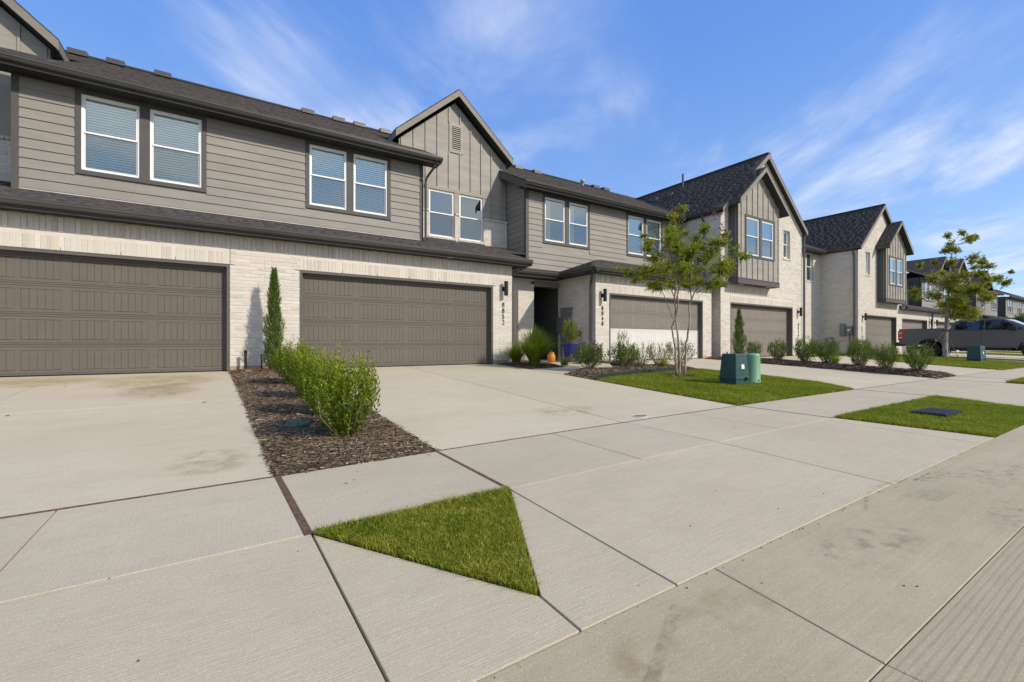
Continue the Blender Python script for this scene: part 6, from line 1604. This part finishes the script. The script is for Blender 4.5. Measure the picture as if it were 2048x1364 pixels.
# pebbles and crumbs along the road edge
simple('crumb_dark', (0.10, 0.075, 0.05), 0.9, 0, 0.4, 9)
m = MB()
for _ in range(60):
    x = random.uniform(.2, 7); y = Y3 - abs(random.gauss(0, .02)) - .004; r = random.uniform(.001, .003); z = gz(x, y) + .001; m.box(x - r, x + r, y - r, y + r, z, z + r)
for _ in range(70):
    x, y = random.uniform(-1, 7), random.uniform(.3, 3.6); r = random.uniform(.001, .003); z = gz(x, y) + .001; m.box(x - r, x + r, y - r, y + r, z, z + r)
for cx1, cy1 in ((3.05, .40), (3.1, .36), (3.6, .5)):
    m.lathe((cx1, cy1, gz(cx1, cy1)), [(.014, 0), (.016, .008), (.008, .014), (0, .014)], 8)
tag(link('gravel_crumbs', m.mesh('gravel_crumbs', 'crumb_dark')), 'dark crumbs and grit scattered along the road edge', 'grit', None, 'stuff')

# ------------------------------------------------------------ marks on the concrete (stains keep their own shape)
def mark_mat(name, col, alpha, scale=20, lo=.4, hi=.65, soft=None):
    k = NT(name); k.bs(Base_Color=col, Roughness=.9, Specular_IOR_Level=.1)
    n = k.ramp(k.noise(scale, 5, .65), lo, hi, 0, alpha)
    if soft:          # fade to the rim of an ellipse given in the object's own plane
        tcn = k.n.new('ShaderNodeTexCoord'); mp = k.n.new('ShaderNodeMapping'); k.l.new(tcn.outputs['Generated'], mp.inputs[0]); mp.inputs['Location'].default_value = (-.5, -.5, 0)
        sp = k.n.new('ShaderNodeSeparateXYZ'); k.l.new(mp.outputs[0], sp.inputs[0])
        d = k.math('ADD', k.math('POWER', sp.outputs[0], 2.0), k.math('POWER', sp.outputs[1], 2.0))
        n = k.math('MULTIPLY', n, k.ramp(d, .02, .24, 1, 0))
    tr = k.n.new('ShaderNodeBsdfTransparent'); mx = k.n.new('ShaderNodeMixShader'); k.l.new(n, mx.inputs[0]); k.l.new(tr.outputs[0], mx.inputs[1]); k.l.new(k.b.outputs[0], mx.inputs[2]); k.l.new(mx.outputs[0], k.out.inputs[0])
mark_mat('stain_ochre', (.52, .40, .20), .36, 2.2, .25, .80, True); mark_mat('stain_dark', (.14, .13, .12), .16, 10, .45, .75, True); mark_mat('stain_rust', (.38, .27, .13), .20, 6, .38, .75, True); mark_mat('tyre_rubber', (.07, .07, .07), .32, 26, .35, .75)
mark_mat('paint_green', (.06, .26, .15), .8, 60, .40, .58)
marks = setting('surface_stains')
def stain(x0, x1, y0, y1, mat): o = drape('stain', rect(x0, x1, y0, y1), .004, .002, 0, 0, 1.5, mat, marks.o); return o
for a in ((-1.9, .15, 8.7, 10.9, 'stain_ochre'), (-3.4, -1.4, 9.4, 11.0, 'stain_ochre'), (-1.3, -.1, 7.6, 9.6, 'stain_ochre'), (-1.4, -.2, 7.7, 9.3, 'stain_dark'), 
          (1.35, 1.9, .85, 1.15, 'stain_rust'), (.95, 1.35, .85, 1.12, 'stain_rust'), (2.2, 3.2, .7, 1.15, 'stain_dark'), (.7, 1.05, 2.05, 2.35, 'stain_rust'), (4.2, 5.6, .6, 1.1, 'stain_dark'), (3.3, 4.4, .3, .8, 'stain_dark'), (-.4, .3, 3.9, 4.8, 'stain_rust'), (3.2, 4.4, 4.2, 5.0, 'stain_rust')): stain(*a)
def ribbon(pts, w, mat, name, label, cat, dz=.005):
    V, Fc = [], []
    for i, p in enumerate(pts):
        a = Vector(pts[max(i - 1, 0)]); b = Vector(pts[min(i + 1, len(pts) - 1)]); n_ = Vector((-(b - a).y, (b - a).x)).normalized() * w / 2
        for s in (-1, 1): q = Vector(p) + n_ * s; V.append((q.x, q.y, gz(q.x, q.y) + dz))
        if i: Fc.append((2 * i - 2, 2 * i - 1, 2 * i + 1, 2 * i))
    me = bpy.data.meshes.new(name); me.from_pydata(V, [], Fc); me.materials.append(MATS[mat]); o = link(name, me, marks.o if cat is None else None)
    if cat: tag(o, label, cat)
    return o
ribbon([(1.02 + .042 * i, .88 + .022 * i) for i in range(12)], .045, 'tyre_rubber', 'tyre_mark', '', None)
ribbon([(3.2 + .11 * i, 1.12 + .20 * math.sin(i * .25) - .012 * i) for i in range(20)], .02, 'tyre_rubber', 'tyre_mark', '', None)
pm = Thing('paint_mark', 'faint green sprayed locating marks on the road near the curb', 'paint mark', gp(3.9, 1.0))
def pline(P, w=.012):
    V, Fc = [], []
    for i, p in enumerate(P):
        a = Vector(P[max(i - 1, 0)]); b = Vector(P[min(i + 1, len(P) - 1)]); n_ = Vector((-(b - a).y, (b - a).x)).normalized() * w / 2
        for s in (-1, 1): q = Vector(p) + n_ * s; V.append((q.x, q.y, gz(q.x, q.y) + .006))
        if i: Fc.append((2 * i - 2, 2 * i - 1, 2 * i + 1, 2 * i))
    m = MB(); m.add(V, Fc); pm.part('paint_stroke', m, 'paint_green')
for i in range(9): x = 3.66 + i * .034; pline([(x, 1.10 - .004 * i), (x + .06, 1.0), (x + .10 + .01 * (i % 3), .925 - .003 * i)], .005)
for q in (4.18, 4.30, 4.42): pline([(q, 1.16), (q + .045, 1.08)]); pline([(q - .03, 1.155), (q + .05, 1.165)])
pline([(4.50, 1.15), (4.54, 1.08), (4.60, 1.085)])

# ============================================================ PICKUP
k = NT('truck_paint'); k.bs(Base_Color=(.098, .098, .110), Roughness=.36, Metallic=.15, Coat_Weight=.35, Coat_Roughness=.12)
simple('truck_black', (.012, .012, .013), .45); simple('tyre', (.014, .014, .015), .8, 0, .2, 40); simple('tail_red', (.36, .012, .018), .18, 0, .1, 30, spec=.8); simple('tail_white', (.7, .45, .45), .2)
k = NT('truck_glass'); k.bs(Base_Color=(.006, .008, .014), Roughness=.04, Specular_IOR_Level=.9, Coat_Weight=1.0, Coat_Roughness=.02)
tk_x, tk_y = 31.8 + 1.01, 9.62; tz = gz(31.8, 8.0) - .03
tk = Thing('pickup_truck', 'dark grey crew cab pickup parked nose to the street behind the staked tree', 'truck', (tk_x, tk_y, tz))
def T_(s, l, h): return (l, -s, h)              # s: metres from the tail, l: lateral, h: height
def tprism(pts, l0, l1, bev=.02, seg=2):
    bm = bmesh.new(); a = [bm.verts.new(T_(s, l0, h)) for s, h in pts]; b = [bm.verts.new(T_(s, l1, h)) for s, h in pts]; n = len(pts)
    bm.faces.new(a); bm.faces.new(b[::-1])
    for i in range(n): bm.faces.new((a[i], b[i], b[(i + 1) % n], a[(i + 1) % n]))
    bmesh.ops.recalc_face_normals(bm, faces=bm.faces)
    if bev: bmesh.ops.bevel(bm, geom=[e for e in bm.edges if abs(e.verts[0].co.x - e.verts[1].co.x) < 1e-6], offset=bev, segments=seg, affect='EDGES', profile=.6, clamp_overlap=True)
    me = bpy.data.meshes.new('t'); bm.to_mesh(me); bm.free(); me.shade_smooth() if False else None; return me
def tpart(name, me, mat, parent=None, **kw):
    me.name = name; me.materials.append(MATS[mat]); return link(name, me, parent or tk.o, **kw)
def arc(cx, cz, r, a0, a1, n=12): return [(cx + r * math.cos(R(a0 + (a1 - a0) * i / n)), cz + r * math.sin(R(a0 + (a1 - a0) * i / n))) for i in range(n + 1)]
RA, FA = 1.33, 5.02; hw = 1.01
bed = [(.04, .70), (.02, 1.0), (.04, 1.50), (2.02, 1.50), (2.02, .60)] + arc(RA, .50, .54, 8, 172)[0:] + [(.75, .62)]
bed = [(.04, .70), (.02, 1.05), (.04, 1.50), (2.02, 1.50), (2.02, .58), (1.86, .58)] + arc(RA, .48, .53, 5, 175) + [(.42, .66)]
body = tpart('bed_side', tprism(bed, -hw, -hw + .12), 'truck_paint'); tpart('bed_side', tprism(bed, hw - .12, hw), 'truck_paint')
tpart('tailgate', tprism([(.0, .78), (.0, 1.50), (.08, 1.52), (.08, .78)], -hw + .10, hw - .10), 'truck_paint')
tpart('bed_floor', tprism([(.05, .80), (.05, .88), (2.0, .88), (2.0, .80)], -hw + .1, hw - .1, 0), 'truck_black')
tpart('bed_rail', tprism([(.03, 1.495), (.03, 1.525), (2.02, 1.525), (2.02, 1.495)], -hw + .005, -hw + .11, .006), 'truck_black'); tpart('bed_rail', tprism([(.03, 1.495), (.03, 1.525), (2.02, 1.525), (2.02, 1.495)], hw - .11, hw - .005, .006), 'truck_black')
tpart('rear_bumper', tprism([(-.16, .58), (-.18, .72), (-.12, .80), (.12, .80), (.30, .68), (.12, .58)], -hw + .01, hw - .01, .02), 'truck_black')
cab = [(2.05, .52), (2.05, 1.38), (4.50, 1.36), (4.50, .52)]
cb = tpart('cab', tprism(cab, -hw + .015, hw - .015, .02), 'truck_paint')
hood = [(4.46, .60), (4.46, 1.38), (4.95, 1.36), (5.6, 1.28), (5.88, 1.16), (5.95, .95), (5.93, .62), (5.70, .56)] + arc(FA, .48, .53, 5, 175)
tpart('front_end', tprism(hood, -hw + .005, hw - .005, .03), 'truck_paint')
tpart('front_bumper', tprism([(5.80, .45), (5.80, .66), (6.02, .66), (6.04, .50)], -hw + .02, hw - .02, .02), 'truck_black')
# greenhouse with tumblehome
bm = bmesh.new(); prof = [(2.08, 1.37), (2.14, 1.62), (2.24, 1.86), (2.44, 1.94), (3.5, 1.965), (4.02, 1.93), (4.45, 1.68), (4.98, 1.35)]
def gw_(h): return hw - .03 - max(0, h - 1.38) * .36
L_ = [bm.verts.new(T_(s, -gw_(h), h)) for s, h in prof]; R_ = [bm.verts.new(T_(s, gw_(h), h)) for s, h in prof]; n = len(prof)
bm.faces.new(L_); bm.faces.new(R_[::-1])
for i in range(n): bm.faces.new((L_[i], R_[i], R_[(i + 1) % n], L_[(i + 1) % n]))
bmesh.ops.recalc_face_normals(bm, faces=bm.faces); bmesh.ops.bevel(bm, geom=bm.edges[:], offset=.03, segments=3, affect='EDGES', profile=.6)
me = bpy.data.meshes.new('roof'); bm.to_mesh(me); bm.free(); cabin = tpart('cab_roof', me, 'truck_paint')
def sidepoly(P, off, mat, name, parent=None, sides=(-1, 1), thick=.01):
    for s_ in sides:
        m = MB(); a = [Vector(T_(s, s_ * (gw_(h) + off), h)) for s, h in P]
        m.prism([tuple(q + Vector((tk_x, tk_y, tz))) for q in a], (s_ * thick, 0, 0)); tk.part(name, m, mat, parent, fix=True)
sidepoly([(2.30, 1.42), (2.32, 1.70), (2.46, 1.85), (3.33, 1.88), (3.35, 1.41)], -.004, 'truck_glass', 'rear_window', cabin)
sidepoly([(3.41, 1.41), (3.40, 1.88), (3.80, 1.88), (4.02, 1.84), (4.30, 1.66), (4.62, 1.41)], -.004, 'truck_glass', 'front_window', cabin)
m = MB(); m.add([(tk_x + x, tk_y - s, tz + h) for s, x, h in ((4.92, -.86, 1.41), (4.92, .86, 1.41), (4.10, .74, 1.89), (4.10, -.74, 1.89))], [(0, 1, 2, 3)]); 
m.v = [(x, y - .045, z + .02) for x, y, z in m.v]; tk.part('windshield', m, 'truck_glass', cabin)
# doors with seams and handles
for s0, s1 in ((2.12, 3.27), (3.30, 4.50)):
    for sd in (-1, 1):
        l0, l1 = (-hw - .004, -hw + .02) if sd < 0 else (hw - .02, hw + .004)
        d = tpart('door', tprism([(s0, .60), (s0, 1.37), (s1, 1.36), (s1 + .02, 1.0), (s1, .60)], l0, l1, .012), 'truck_paint')
        m = MB(); h_ = 1.20; x = tk_x + (l0 - .02 if sd < 0 else l1); m.box(x, x + .02, tk_y - s0 - .32, tk_y - s0 - .08, tz + h_, tz + h_ + .045); tk.part('door_handle', m, 'truck_paint', d)
tpart('rocker', tprism([(2.1, .42), (2.1, .56), (4.3, .56), (4.3, .42)], -hw + .03, hw - .03, .01), 'truck_black')
for sd in (-1, 1):
    m = MB(); x = tk_x + sd * (hw + .03); m.box(min(x, x + sd * .05), max(x, x + sd * .05), tk_y - 4.3, tk_y - 2.1, tz + .38, tz + .43); tk.part('side_step', m, 'truck_black')
# wheel lips
for cc in (RA, FA):
    for sd in (-1, 1):
        P = arc(cc, .48, .57, -2, 182, 16) + arc(cc, .48, .51, 182, -2, 16); tpart('fender_flare', tprism(P, sd * (hw - .03), sd * (hw + .035), .008), 'truck_paint')
        w = (tk_x + sd * (hw - .14), tk_y - cc, tz + .415); m = MB(); m.lathe(w, [(.25, -.13), (.33, -.145), (.40, -.12), (.415, -.08), (.418, .08), (.40, .12), (.33, .145), (.25, .13)], 32, 'x'); 
        for q in range(28):
            a = q * 2 * math.pi / 28; m.box(w[0] - .10, w[0] + .10, w[1] + .415 * math.cos(a) - .013, w[1] + .415 * math.cos(a) + .013, w[2] + .415 * math.sin(a) - .013, w[2] + .415 * math.sin(a) + .013)
        wh = tk.part('wheel', m, 'tyre')
        m = MB(); o_ = sd * .10; m.lathe((w[0] + o_, w[1], w[2]), [(.255, 0), (.24, -.03 * sd), (.06, -.05 * sd), (.05, .01 * sd), (0, .01 * sd)], 24, 'x'); tk.part('rim', m, 'truck_black', wh)
        m = MB()
        for q in range(6):
            a = q * math.pi / 3; m.tube([(w[0] + o_, w[1] + .04 * math.cos(a), w[2] + .04 * math.sin(a)), (w[0] + o_ + .01 * sd, w[1] + .23 * math.cos(a), w[2] + .23 * math.sin(a))], .022, 5)
        tk.part('spokes', m, 'meter_grey', wh)
m = MB(); m.box(tk_x - .5, tk_x + .5, tk_y - 5.6, tk_y - .2, tz + .38, tz + .56); tk.part('chassis', m, 'truck_black')
m = MB(); m.tube([(tk_x - .85, tk_y - RA, tz + .41), (tk_x + .85, tk_y - RA, tz + .41)], .06, 8); m.tube([(tk_x - .85, tk_y - FA, tz + .41), (tk_x + .85, tk_y - FA, tz + .41)], .05, 8); tk.part('axle', m, 'truck_black')
# lamps, mirror, decal
for sd in (-1, 1):
    P = [(-.015, .90), (-.015, 1.42), (.30, 1.42), (.34, 1.36), (.24, 1.12), (.20, .96), (.10, .88)]
    t1 = tpart('tail_light', tprism(P, sd * (hw - .10), sd * (hw + .012), .008), 'tail_red')
    for a_, b_ in ((1.26, 1.33), (1.02, 1.08)): tpart('reverse_lens', tprism([(.02, a_), (.02, b_), (.20, b_ + .01), (.18, a_ + .01)], sd * (hw + .008), sd * (hw + .018), 0), 'tail_white', t1)
    mr = tpart('mirror', tprism([(4.22, 1.36), (4.24, 1.54), (4.36, 1.57), (4.50, 1.52), (4.50, 1.38)], sd * (hw + .06), sd * (hw + .30), .03), 'truck_black')
    tpart('mirror_arm', tprism([(4.34, 1.36), (4.34, 1.42), (4.44, 1.42), (4.44, 1.36)], sd * (hw - .1), sd * (hw + .10), 0), 'truck_black', mr)
    fr_ = Frame((tk_x + sd * hw, tk_y, tz), (0, -1 if sd < 0 else 1, 0), (sd, 0, 0))
simple('decal_red', (.30, .05, .045), .4)
fd_ = Frame((tk_x - hw, tk_y, tz), (0, -1, 0), (-1, 0, 0))
for i, ch in enumerate('TREMOR'): digit(tk, fd_, ch, .50 + i * .095, 1.335, .075, 'decal_red', 'decal_letter', .002, .004, body)
